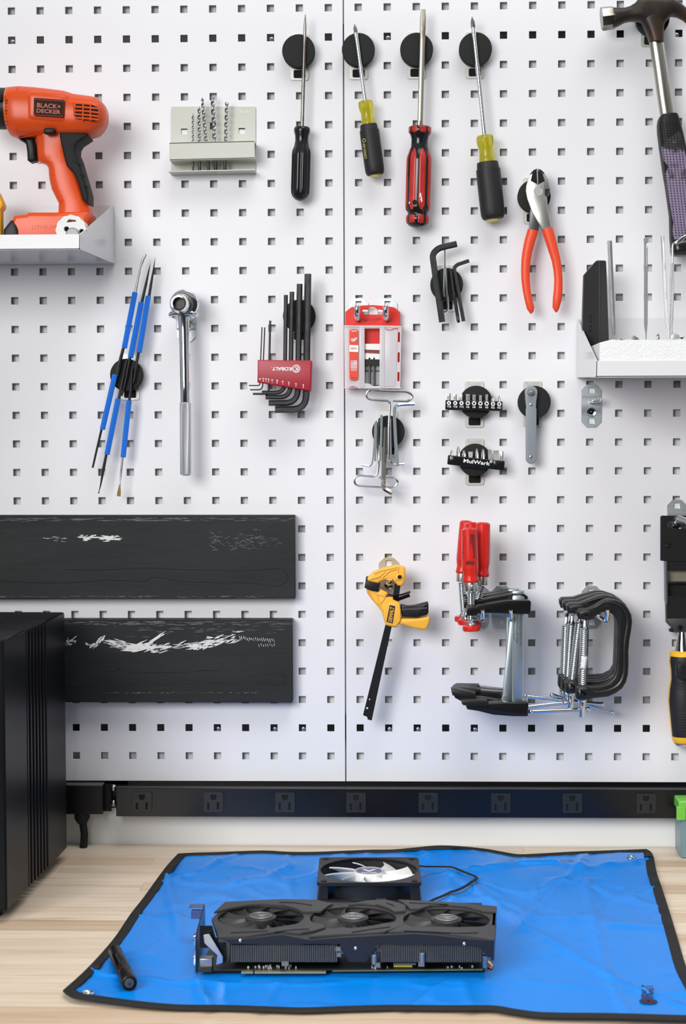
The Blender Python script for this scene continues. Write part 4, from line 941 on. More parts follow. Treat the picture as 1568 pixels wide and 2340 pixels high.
rod('thickest brownish hex key in the middle of the bundle, bent at the bottom', [(530,1510),(508,2110),(505,2170),(608,2228)], 29, (25, 42), 6, M('nickel_hex_steel', (0.44, 0.41, 0.36), 0.25, 1.0), rad=45)
rod('thin chrome hex key with its short arm pointing left at the bottom', [(268,1920),(375,1942),(395,1860),(412,1640),(418,1460)], 10, 26, 6, rad=40)
rod('thin chrome hex key with its short arm pointing right at the bottom', [(738,1910),(620,1916),(592,1885),(588,1700),(592,1415)], 11, 26, 6, rad=30)
rod('straight chrome hex rod just left of the thick brownish key', [(487,1375),(484,1600),(470,1880)], 15, 29, 6)
rod('straight chrome hex rod at the left of the bundle', [(428,1452),(424,1650),(418,1880)], 13, 30.5, 6)

# ---------------------------------------------------------------- loose hex keys on the upper magnet
C_ = ZF(960, 530, 4.612)
LG = 'loose hex keys on the round magnet'
hexkey('large black hex key with its short arm bent right at the top', C_, [(388,126),(195,170),(130,235),(160,450),(234,950)], 33, 80, 28, group=LG)
hexkey('black hex key slanting at the right with its short arm up', C_, [(517,303),(392,345),(358,380),(395,590),(460,942)], 20, 45, 24, group=LG)
hexkey('black hex key between the two others, its bent end facing out', C_, [(322,400),(355,640),(398,900),(402,935),(408,945)], 18, 14, 22, group=LG, tilt=16)
hexkey('thin silver hex key hooked toward the viewer at its top', C_, [(262,188),(262,240),(262,400),(254,682)], 12, 30, 27, CHR2, group=LG)
hexkey('thin silver hex key with its short arm at the bottom', C_, [(276,388),(284,600),(296,800),(284,846),(192,853)], 11.5, 34, 29, CHR2, group=LG)

# ---------------------------------------------------------------- bit bars
A_ = ZF(1000, 860, 3.92)
NICK = M('nickel_bit', (0.70, 0.68, 0.64), 0.25, 1.0)
def bit(lab, x, yb, yt, w, h, kind, ang=0.0):
    bx, by = A_((x, yb))[0]; tx, ty = A_((x+ang*(yb-yt), yt))[0]
    a, b = P(bx, by, h), P(tx, ty, h); L = (b-a).length; r = w/2/3.92*K(h); ax = (b-a).normalized()
    if kind == 'hex': mb = MB().lathe(a, b, [(0, r), (L*0.92, r), (L, r*0.82)], 6)
    elif kind == 'star': mb = MB().lathe(a, b, [(0, r*0.9), (L*0.3, r*0.9), (L*0.4, r), (L*0.95, r*0.95), (L, r*0.8)], 36, flute=(6, 0.22, L*0.35, L))
    elif kind == 'cross': mb = MB().lathe(a, b, [(0, r), (L*0.35, r), (L*0.55, r*0.9), (L*0.85, r*0.55), (L, r*0.18)], 32, flute=(4, 0.35, L*0.3, L))
    else:
        rings = []
        for u, rx, ry in ((0, 0.8, 0.8), (0.2, 0.85, 0.7), (0.5, 1, 0.35), (1, 1, 0.16)):
            rings.append([a+ax*L*u+Vector((r*rx*sx, r*ry*sy, 0)) for sx, sy in ((-1,-1), (1,-1), (1,1), (-1,1))])
        mb = MB().loft(rings)
    return solo('driver_bit', mb, NICK, lab, 'driver bit', 'driver bits in the black bars', ang=30)
t = thing('bit_bar', 'straight black bar of star, hex and cross bits with white size symbols', 'bit holder', P(1085, 937, 24))
part('bar', MB().ext(A_((72,212),(583,224),(582,306),(70,298)), 30, 19), BLKGL, t, bev=0.8)
xs = [103, 159, 215, 272, 328, 385, 441, 497, 553]
part('lower_rail', MB().ext(A_((86,294),(572,304),(570,311),(88,301)), 28, 20), BLACKP, t)
mb = MB()
for i, (x, s) in enumerate(zip(xs, ('TT25', 'TT20', 'TT15', 'H6', 'H5', 'H4', 'H3', 'PZ2', 'PZ1'))):
    y = 238+i*1.2; w = 13 if len(s) == 2 else (19 if len(s) == 4 else 16)
    text_px(mb, s, A_((x-w,y+24),(x+w,y+24.4),(x+w,y+42),(x-w,y+41.6)), 30.3, 0.02)
    cx, cy = A_((x, y))[0]
    if i < 3:
        mb.add([P(px, py, 30.25) for px, py in circ(cx, cy, 4.7, 20)], [tuple(range(20))])
    elif i < 7: mb.tube([P(px, py, 30.2) for px, py in circ(cx, cy, 3.7, 20)], 0.0008, 4, closed=True)
    else: mb.add([P(px, py, 30.25) for px, py in circ(cx, cy, 4.9, 20)], [tuple(range(20))])
part('white_symbols', mb, PRINTW, t)
mb = MB()
for i in (0, 1, 2):
    cx, cy = A_((xs[i], 238+i*1.2))[0]
    mb.add([P(cx+(2.6 if j % 2 == 0 else 1.5)*math.cos(j*math.pi/6), cy+(2.6 if j % 2 == 0 else 1.5)*math.sin(j*math.pi/6), 30.4) for j in range(12)], [tuple(range(12))])
for i in (7, 8):
    cx, cy = A_((xs[i], 238+i*1.2))[0]
    for dx, dy in ((3.4, 0.8), (0.8, 3.4)): mb.add([P(cx+sx*dx, cy+sy*dy, 30.4) for sx, sy in ((-1,-1),(1,-1),(1,1),(-1,1))], [(0,1,2,3)])
part('black_symbols', mb, PRINTB, t)
for x, yt, w, kd, lab in zip(xs, (153, 160, 158, 160, 164, 168, 161, 173, 172), (32, 27, 25, 43, 35, 28, 26, 32, 24), ['star']*3+['hex']*4+['cross']*2,
    ('leftmost and largest star bit in the straight bar', 'second star bit in the straight bar', 'third star bit in the straight bar', 'widest hex bit in the straight bar', 'second widest hex bit in the straight bar', 'third hex bit in the straight bar, short and narrow', 'narrowest hex bit in the straight bar', 'larger cross bit near the right end of the straight bar', 'small cross bit, rightmost in the straight bar')):
    bit(lab, x, 218+(x-103)*0.022, yt, w, 24.5, kd)
t = thing('bit_bar', 'tilted black bar of cross and flat bits with a white brand name', 'bit holder', P(1087, 1070, 24))
part('bar', MB().ext(A_((95,705),(600,758),(603,764),(598,843),(590,843),(90,790),(88,782)), 30, 19), BLKGL, t, bev=0.9)
part('grip_flute', MB().pillow(A_((108,712),(170,716),(200,724),(200,790),(165,788),(106,782)), 31.2, 29, 1, 2), BLKGL, t)
part('grip_flute', MB().pillow(A_((500,752),(545,762),(592,766),(588,832),(540,828),(500,818)), 31.2, 29, 1, 2), BLKGL, t)
mb = MB(); text_px(mb, 'MulWark', A_((236,738),(474,766),(470,800),(232,772)), 30.3, 0.02)
cx, cy = A_((481, 763))[0]; mb.tube([P(x, y, 30.2) for x, y in circ(cx, cy, 3.0, 16)], 0.0003, 4, closed=True)
text_px(mb, 'R', A_((475,756),(488,757),(488,770),(475,769)), 30.3, 0.03)
part('white_lettering', mb, PRINTW, t)
for x, yt, w, kd, lab in zip((127, 185, 238, 296, 352, 408, 468, 524, 577), (660, 627, 662, 675, 647, 650, 658, 664, 670), (30, 38, 42, 40, 36, 42, 32, 46, 30),
    ('cross', 'cross', 'cross', 'flat', 'cross', 'cross', 'flat', 'flat', 'star'),
    ('small cross bit, leftmost in the tilted bar', 'tallest cross bit, second in the tilted bar', 'stubby cross bit, third in the tilted bar', 'short flat bit in the tilted bar', 'pointed cross bit right of the short flat bit in the tilted bar', 'wide rounded cross bit in the middle of the tilted bar', 'narrow flat bit left of the widest flat bit in the tilted bar', 'widest flat bit in the tilted bar', 'tapered star bit, rightmost in the tilted bar')):
    bit(lab, x, 712+(x-127)*0.105, yt, w, 24.5, kd, 0.0)
t = thing('offset_driver', 'flat grey offset bit driver hanging on its magnet', 'driver', P(1213, 1059, 24))
GREYM = M('grey_painted_metal', (0.22, 0.25, 0.275), 0.42)
ol = A_(*[(838+58*math.cos(R(a)), 143+58*math.sin(R(a))) for a in range(165, 376, 14)])+A_((885,225),(881,285),(886,290),(885,735))+A_(*[(838+47*math.cos(R(a)), 737+47*math.sin(R(a))) for a in range(10, 171, 16)])+A_((791,735),(790,290),(794,285),(783,200))
part('blade', MB().pillow(ol, 26.5, 19.5, 1.2, 3), GREYM, t)
for x, y, r in ((838, 252, 16), (836, 720, 15)):
    c = P(*A_((x, y))[0], 26.5); rr = r/3.92*K(26)
    part('rivet', MB().lathe(c, c+Vector((0,-1,0)), [(0, rr), (0.0008, rr*0.8), (0.001, rr*0.3), (0.0006, rr*0.1)], 16), NICK, t)
c = P(*A_((836, 145))[0], 26.5); rr = 32/3.92*K(26)
part('bit_head', MB().lathe(c, c+Vector((0,-1,0)), [(0, rr), (0.001, rr), (0.003, rr*0.8), (0.005, rr*0.78), (0.010, rr*0.25), (0.011, rr*0.1)], 24, flute=(4, 0.2, 0.004, 0.012)), STEEL, t)

# ---------------------------------------------------------------- right shelf, foam and picks
H_ = ZF(1300, 530, 5.851)
shelf('white metal shelf on the right holding foam and picks', 'r', (1319.5, 729), (1318.5, 863), (1363, 824.5), (1362, 861.5), 1.15, 200)
FOAM = M('white_foam', (0.78, 0.80, 0.80), 0.9, bump=0.8, bscale=450)
q = [P(1349, 782, 194), P(1349, 858, 194)]
mb = MB()
xa, xb = max(P(1363, 840, 200).x, P(1318.5, 863, 2).x)+0.0025, 1.1; zt_ = P(1500, 776, 194).z; zb_ = P(1500, 857, 194).z
fx = [xa+0.002+(xb-xa)*i/160 for i in range(161)]; random.seed(9)
ring_ = []
for x in fx:
    z = zt_+random.uniform(-0.0006, 0.0006) - (0.004*max(0, 1-(x-xa)/0.012))
    ring_.append([Vector((x, -0.194+random.uniform(0, 0.0006), z)), Vector((x, -0.194, zb_)), Vector((x, -0.085, zb_)), Vector((x, -0.085, z))])
solo('foam_block', mb.loft(ring_), FOAM, 'white foam block filling the front of the right shelf', 'foam')
t = thing('blade_sheath', 'tall black plastic sheath standing at the left end of the right shelf', 'sheath', P(1358, 850, 150))
SHE = M('satin_black_plastic', (0.017, 0.017, 0.018), 0.45)
fl = lambda x, y, h: P(*H_((x, y))[0], h)
mb = MB(); fv = [fl(205,572,60), fl(368,386,76), fl(385,379,77), fl(415,379,79), fl(492,380,66), fl(500,392,65), fl(540,1560,65), fl(415,1580,79), fl(185,1580,60), fl(183,1270,60)]
bk = [Vector((v.x, -0.045, v.z)) for v in fv]; nv = len(fv)
mb.add(fv+bk, [(0,1,2,3,7,8,9), (3,4,5,6,7)]+[tuple(range(nv, 2*nv))]+[(i, (i+1) % nv, (i+1) % nv+nv, i+nv) for i in range(nv)])
part('body', mb, SHE, t, bev=1.2)
part('embossed_mark', MB().tube([fl(300+random.uniform(-14,14), 1110+i*14, 68.6+random.uniform(-.2,.2)) for i in range(20)], [random.uniform(0.0006, 0.0017) for i in range(20)], 5), M('gloss_black_mark', (0.008, 0.008, 0.009), 0.15), t)
def pick(lab, pts, rs, h, mat, n=6, cat='pick', name='pick'):
    k = K(h)/5.851
    return solo(name, MB().tube([fl(x, y, h) for x, y in pts], [r*k for r in rs], n), mat, lab, cat, 'picks standing in the foam', ang=28)
pick('hexagonal steel pick leaning left beside the black sheath', [(545,118),(545,122),(590,1100),(600,1290),(611,1385),(612,1395),(618,1500)], [26,35,30,28,16,7,5], 120, STEEL)
pick('upright chrome pick in the middle of the right shelf', [(1030,78),(1030,84),(1031,1180),(1030,1250),(1034,1355),(1034,1500)], [22,29,27,25,10,6], 125, CHROME)
pick('clear plastic handled pick leaning left on the right shelf', [(1252,50),(1253,56),(1310,1200),(1322,1260),(1335,1340),(1338,1500)], [20,26,24,22,9,7], 120, M('clear_acrylic', (0.85, 0.86, 0.87), 0.08, trans=0.75, ior=1.35), 12)
t = thing('dental_pick', 'knurled dental style pick with a bent paddle end on the right shelf', 'pick', fl(1375, 1500, 140))
part('knurled_handle', MB().tube([fl(*q, 140) for q in ((1390,410),(1388,420),(1385,610),(1384,620),(1374,1180),(1372,1190),(1366,1430))], [v*K(140)/5.851 for v in (14,22,22,27,25,21,20)], 12), KN, t)
part('neck', MB().tube([fl(*q, 140) for q in ((1390,415),(1388,200),(1392,165),(1415,145),(1450,115))], [v*K(140)/5.851 for v in (13,11,12,11,8)], 10), CHROME, t)
part('paddle', MB().pillow(H_((1420,150),(1450,110),(1500,70),(1570,30),(1640,-10),(1640,20),(1570,70),(1510,130),(1440,172)), 142, 138, 1.5, 2), CHROME, t)
part('mirror_face', MB().pillow(H_((1440,145),(1470,100),(1530,62),(1600,20),(1640,0),(1570,55),(1480,135)), 143, 140, 0.8, 2), M('mirror_grey', (0.25, 0.27, 0.28), 0.2, 0.8), t)
part('foot_blade', MB().pillow(H_((1392,1345),(1480,1385),(1482,1450),(1350,1450)), 144, 139, 1, 2), M('grey_blade', (0.45, 0.50, 0.50), 0.35, 0.6), t)
SMALL = M('tarnished_metal', (0.35, 0.33, 0.30), 0.35, 0.9)
for lab, ol in (('small flared metal nib poking up behind the foam, beside the upright chrome pick', ((790,1440),(845,1400),(872,1385),(880,1388),(930,1420),(950,1450),(790,1450))),
                ('small pointed clip behind the foam, right of the upright chrome pick', ((1165,1390),(1200,1358),(1205,1365),(1216,1420),(1210,1450),(1175,1450),(1170,1420),(1192,1392))),
                ('tiny dark nib behind the foam, beside the leaning steel pick', ((672,1430),(700,1422),(715,1432),(718,1450),(672,1450)))):
    solo('metal_nib', MB().pillow(H_(*ol), 90, 87, 0.7, 2), SMALL, lab, 'nib', 'small nibs behind the foam')
solo('dark_clip', MB().pillow(H_((1488,1412),(1540,1404),(1540,1416),(1520,1420),(1524,1445),(1500,1445),(1504,1425),(1488,1424)), 90, 87, 0.6, 2), BLACKP, 'tiny black clip behind the foam at the right edge', 'clip')
# ================================================================ clamps
Y_ = ZF(800, 1240, 5.441)
t = hook_plate('yellowish zinc hook plate behind the yellow bar clamp', 888.6, 1323, ZINCY)
part('peg', MB().tube([P(889, 1333, 4), P(889, 1333, 40), P(890, 1328, 52), P(890, 1324, 54)], 0.0036, 12), CHROME, t)
t = thing('bar_clamp', 'small yellow and black trigger bar clamp hanging on a peg', 'clamp', P(845, 1645, 40))
CLY = M('clamp_yellow', (0.90, 0.46, 0.05), 0.42, bump=0.04, bscale=500)
part('fixed_jaw', MB().pillow(Y_((222,425),(290,362),(400,316),(520,285),(600,277),(676,300),(688,325),(684,450),(662,518),(635,533),(592,527),(562,490),(522,452),(440,456),(388,470),(352,502),(225,484),(215,452)), 54, 34, 2.5, 3), CLY, t)
mb = MB()
for pl in (((240,460),(300,440),(360,425),(440,358)), ((405,432),(460,380),(500,345),(590,325)), ((300,385),(400,345),(560,310),(600,305),(590,450),(560,470))): mb.tube([P(x, y, 54.2) for x, y in Y_(*pl)], 0.0011, 6)
part('jaw_rib', mb, CLY, t)
c = P(*Y_((618, 426))[0], 54)
part('hex_nut', MB().lathe(c, c+Vector((0,-1,0)), [(0, 0.0045), (0.0012, 0.0045), (0.0014, 0.004)], 6), YELLOW, t)
part('nut_bore', MB().lathe(c+Vector((0,-0.0008,0)), c+Vector((0,-1,0)), [(0, 0.0028), (0.0008, 0.0028)], 12), HOLEB, t)
part('jaw_pad', MB().pillow(Y_((197,458),(376,500),(368,545),(352,598),(260,588),(180,552)), 57, 33, 2, 3), BLACKP, t)
part('jaw_pad', MB().pillow(Y_((200,425),(215,415),(228,440),(222,464),(195,460)), 50, 36, 1, 2), BLACKP, t)
part('sliding_jaw', MB().pillow(Y_((202,566),(330,600),(355,600),(375,572),(462,612),(472,640),(440,652),(445,672),(535,668),(538,700),(612,735),(632,830),(634,965),(582,1042),(550,1048),(452,1022),(432,990),(396,850),(350,790),(262,690),(215,625)), 53, 35, 2.2, 3), CLY, t)
mb = MB()
for pl in (((340,640),(440,668),(410,720),(370,760)), ((335,640),(370,760),(402,850)), ((215,580),(260,660),(345,765))): mb.tube([P(x, y, 53.2) for x, y in Y_(*pl)], 0.0011, 6)
part('jaw_rib', mb, CLY, t)
part('body_plate', MB().pillow(Y_((480,735),(612,738),(632,830),(634,965),(582,1042),(550,1046),(448,1018),(432,985)), 56, 50, 2, 3), CLY, t)
part('bar', MB().plate(Y_((556,508),(628,532),(600,740),(518,1050),(330,1930),(272,2206),(262,2212),(218,2198),(214,2168),(165,2148),(163,2138),(225,1890),(438,1030),(530,690)), [circ(*Y_((243,1950))[0], 1.8, 12), circ(*Y_((213,2060))[0], 2.6, 12)], 44, 39), M('clamp_bar_black', (0.014, 0.015, 0.018), 0.33, 0.3), t, bev=0.4)
mb = MB()
for pl in (((445,640),(545,660),(640,648),(750,611)), ((470,690),(600,690),(660,672),(740,643)), ((440,706),(600,716),(640,700),(745,662))): mb.tube([P(x, y, 47) for x, y in Y_(*pl)], 0.0013, 6, flat=3.0, up=Vector((0,1,0)))
part('spring_blades', mb, BLACKP, t)
part('trigger', MB().pillow(Y_((628,765),(720,782),(800,775),(966,732),(976,760),(976,868),(955,895),(830,925),(645,918),(626,830)), 55, 36, 4, 4), BLACKP, t)
mb = MB()
for d in (0, 45):
    for i in range(22):
        x = 650+i*14.5; y = 785+d-0.00042*(x-800)**2*(1 if x > 760 else -0.4)-(x-650)*0.03
        q = Y_((x, y))[0]; mb.box(P(q[0], q[1], 55.2), 0.0009, 0.001, 0.0016)
part('trigger_teeth', mb, M('grey_wear', (0.10, 0.11, 0.11), 0.5), t)['kind'] = 'stuff'
part('grip_handle', MB().pillow(Y_((598,1002),(636,932),(830,932),(940,915),(985,905),(995,955),(985,1000),(962,1058),(935,1076),(910,1079),(800,1060),(650,1015)), 53, 36, 3, 3), CLY, t)
lb = part('label', MB().ext(Y_((493,775),(562,790),(530,1006),(452,985)), 56.6, 55.8), PRINTB, t)
mb = MB(); text_px(mb, 'DEWALT', Y_((472,976),(500,795),(550,805),(520,990)), 56.9, 0.03)
part('label_print', mb, M('clamp_print', (0.75, 0.42, 0.05), 0.4), lb)

D_ = ZF(1010, 1170, 3.409); D2 = ZF(1020, 1180, 6.533)
for lab, x in (('zinc hook whose prong carries the red-handled clamps, nearer their screws', 1095), ('zinc hook whose prong carries the red-handled clamps, nearer their steel bars', 1147)):
    t = hook_plate(lab, x, 1387, rivet=False)
    px = 1103.3 if x < 1120 else 1167.5
    part('prong', MB().tube([P(x+2, 1396, 4), P(px-1, 1409, 60), P(px, 1415, 116), P(px, 1416, 122), P(px, 1411, 127), P(px, 1393, 128)], [0.0029]*5+[0.0028], 14), CHROME, t, ang=60)
CLB = M('clamp_black_paint', (0.008, 0.008, 0.0085), 0.22)
RAILST = M('galvanised_bar', (0.40, 0.47, 0.50), 0.34, 0.85, col2=(0.30, 0.37, 0.40), scale=40, stretch=(2, 1, 0.3))
def thread(a, b, r0, r1, pitch, n=12, lead=0.0):
    L = (b-a).length; m = int(L/pitch); prof = []
    for i in range(m): prof += [(i*pitch, r0), (i*pitch+pitch*0.45, r1), (i*pitch+pitch*0.6, r1)]
    return MB().lathe(a, b, [(0, r0*0.6)]+prof+[(L, r0), (L, r0*0.5)], n)
def f_clamp(lab, h, top, base, hw, screw_end, arm, bar_, jaw, pad, label=False):
    t = thing('f_clamp', lab, 'clamp', P(*D_(jaw[len(jaw)//2])[0], h), 'red-handled clamps on the double hook')
    hc = h-11; k = K(hc)
    a, b = P(*D2(top)[0], hc), P(*D2(base)[0], hc); L = (b-a).length; r = hw/6.533*k
    part('handle', MB().lathe(a, b, [(0, r*0.3), (0.0004, r*0.72), (0.002, r*0.88), (L*0.03, r*0.93), (L*0.2, r*0.96), (L*0.45, r), (L*0.72, r*1.0), (L*0.76, r*0.98), (L*0.84, r*0.88), (L*0.88, r*0.86), (L*0.95, r*0.95), (L*0.985, r*0.96), (L, r*0.86), (L, r*0.3)], 36, flute=(6, 0.03, L*0.05, L*0.74)), REDP, t, ang=60)
    ax = (b-a).normalized()
    part('ferrule', MB().lathe(b-ax*0.001, b+ax*0.012, [(0, r*0.84), (0.001, r*0.86), (0.012, r*0.78), (0.0122, r*0.4)], 24), NICK, t)
    if label:
        c = P(*D2((378, 1040))[0], hc)+Vector((0, -r*0.80, 0)); part('pin', MB().sphere(c, 0.0022, 12, 8, (1, 0.5, 1)), CHROME, t)
    se = P(*D2(screw_end)[0], hc); sa = b+ax*0.012
    part('screw', thread(sa, se, 55/6.533*k*0.82, 66/6.533*k*0.86, 0.0024, 14), CHR2, t, ang=25)
    part('swivel_foot', MB().lathe(se-ax*0.002, se+ax*0.005, [(0, 40/6.533*k), (0.002, 60/6.533*k), (0.006, 72/6.533*k)], 20), CHROME, t)
    e = Vector((1, 0, 0)); 
    part('red_pad', MB().lathe(se+ax*0.0045, se+ax*0.014, [(0, 0.8*132/6.533*k), (0.001, 128/6.533*k), (0.005, 134/6.533*k), (0.0075, 122/6.533*k), (0.0075, 20/6.533*k)], 28), REDP, t)
    part('sliding_arm', MB().pillow(D2(*arm), h, h-20, 1.6, 3), CLB, t)
    br = part('bar', MB().pillow(D_(*bar_), h-6, h-15, 0.8, 2), RAILST, t)
    part('fixed_jaw', MB().pillow(D_(*jaw), h+1, h-21, 2, 3), CLB, t)
    part('jaw_pad', MB().pillow(D_(*pad), h+3, h-23, 1.2, 2), BLACKP, t)
    return t, br, (a, b, r, hc)
f_clamp('rearmost red-handled clamp, its handle furthest left', 47, (300, 60), (238, 850), 103, (262, 1440), [(250,1175),(262,1165),(500,1160),(880,1085),(905,1080),(1080,1085),(1090,1110),(1085,1200),(1000,1240),(480,1240),(440,1270),(252,1300)], [(500,600),(560,596),(552,1470),(498,1470)],
        [(95,1355),(300,1360),(460,1375),(555,1380),(560,1460),(460,1468),(300,1470),(150,1440),(95,1400)], [(92,1355),(120,1342),(290,1345),(298,1360),(295,1392),(92,1385)])
f_clamp('second red-handled clamp from the back, its handle hidden in the middle', 72, (378, 85), (390, 880), 100, (300, 1478), [(262,1210),(275,1200),(510,1190),(900,1110),(920,1105),(1120,1108),(1150,1130),(1150,1240),(1100,1262),(520,1262),(450,1300),(265,1330)], [(518,603),(588,600),(565,1472),(520,1472)],
        [(85,1372),(280,1380),(460,1395),(560,1400),(570,1478),(460,1482),(300,1475),(150,1450),(90,1420)], [(82,1365),(110,1355),(262,1368),(300,1375),(298,1400),(82,1395)])
f_clamp('red-handled clamp whose handle leans right behind the printed one', 96, (551, 88), (534, 897), 113, (400, 1510), [(258,1250),(280,1235),(500,1232),(900,1155),(990,1140),(1160,1150),(1210,1190),(1215,1270),(1180,1290),(560,1290),(470,1320),(440,1345),(260,1362)], [(550,616),(640,612),(600,800),(548,1475),(462,1460),(475,1400),(530,800)],
        [(80,1390),(100,1395),(262,1425),(460,1455),(560,1460),(575,1510),(470,1515),(300,1510),(200,1490),(100,1440)], [(70,1378),(90,1368),(262,1402),(265,1422),(258,1446),(80,1418)])
t, br, (a, b, r, hc) = f_clamp('front red-handled clamp with black barcode print on its handle', 120, (340, 172), (366, 985), 123, (372, 1570), [(298,1335),(330,1322),(425,1330),(440,1318),(560,1295),(900,1238),(1195,1236),(1240,1246),(1258,1272),(1250,1438),(1238,1450),(1180,1448),(900,1440),(600,1432),(470,1440),(440,1464),(300,1466)], [(548,662),(556,650),(610,650),(642,664),(641,780),(634,1480),(549,1480),(556,780)],
        [(180,1492),(355,1478),(480,1472),(660,1474),(671,1482),(668,1574),(660,1583),(548,1582),(395,1570),(285,1542),(195,1528)], [(150,1462),(162,1454),(350,1460),(360,1474),(355,1502),(165,1494),(153,1482)], True)
mb = MB(); hf = hc+r*1000*0.98
text_px(mb, '2" x 4" wood clamp', D2((238,630),(246,345),(270,345),(264,630)), hf-4.2, 0.03)
for i, (x, y0, y1) in enumerate(((285, 290, 640), (302, 260, 640), (320, 250, 630), (338, 262, 640))):
    for j in range(12):
        y = y0+(y1-y0)*j/12; mb.add([P(*D2((x+(y-400)*0.02+dx, y+dy))[0], hf-1.4) for dx, dy in ((-3,0),(3,0),(3,20),(-3,20))], [(0,1,2,3)])
random.seed(4)
y = 262
while y < 632:
    w = random.choice((3, 3, 5, 8)); x0 = 352+(y-260)*0.02
    mb.add([P(*D2(q)[0], hf-0.2-0.5*(q[0] > 400)) for q in ((x0,y),(x0+70,y),(x0+70,y+w),(x0,y+w))], [(0,1,2,3)]); y += w+random.choice((3, 4, 6))
text_px(mb, 'LM 2.004', D2((312,645),(402,645),(402,662),(312,662)), hf, 0.0)
mb.tube([P(*q, hf) for q in D2(*rrect(298, 676, 416, 716, 18))], 0.0004, 4, closed=True)
text_px(mb, 'BESSEY', D2((312,684),(404,684),(404,708),(312,708)), hf+0.1, 0.04)
part('black_print', mb, PRINTB, t)
mb = MB()
for i, x in enumerate((562, 585, 612)):
    text_px(mb, ('Beware of crushing fingers', 'BESSEY 2017 Tool Road Made', 'Germany 4 in clamp')[i], D_((x-6,1000+i*20),(x-6,800),(x+6,800),(x+6,1000+i*20)), 114.3, 0.0)
part('black_print', mb, PRINTB, br)
for x in (551, 632):
    part('bar_edge', MB().tube([P(*D_((x+4, 795))[0], 114.4), P(*D_((x, 1472))[0], 114.4)], 0.0008, 6), CHR2, br)

# ---------------------------------------------------------------- C clamps
t = hook_plate('zinc hook whose angled prong carries the black C clamps', 1351.7, 1387.7, rivet=False)
part('prong', MB().tube([P(1354, 1398, 4), P(1358, 1402, 30), P(1379, 1416, 112), P(1384, 1418.5, 122), P(1387, 1416, 127), P(1388.3, 1393, 129)], [0.0029]*5+[0.0028], 14), CHROME, t, ang=60)
FR = [(1045,772),(1062,752),(1130,747),(1185,722),(1250,684),(1292,673),(1350,682),(1402,704),(1444,745),(1470,795),(1478,850),(1470,920),(1456,1000),(1449,1080),(1450,1180),(1445,1260),(1430,1320),(1400,1368),(1350,1405),(1290,1432),(1160,1446),(1150,1452),(1046,1452),(1038,1432),(1042,1352),(1062,1343),(1130,1346),(1158,1352),(1235,1345),(1295,1322),(1335,1282),(1353,1232),(1360,1100),(1365,900),(1358,842),(1330,795),(1290,770),(1245,776),(1200,802),(1170,830),(1060,832)]
CIRON = M('black_cast_iron', (0.010, 0.010, 0.0105), 0.33, bump=0.15, bscale=150)
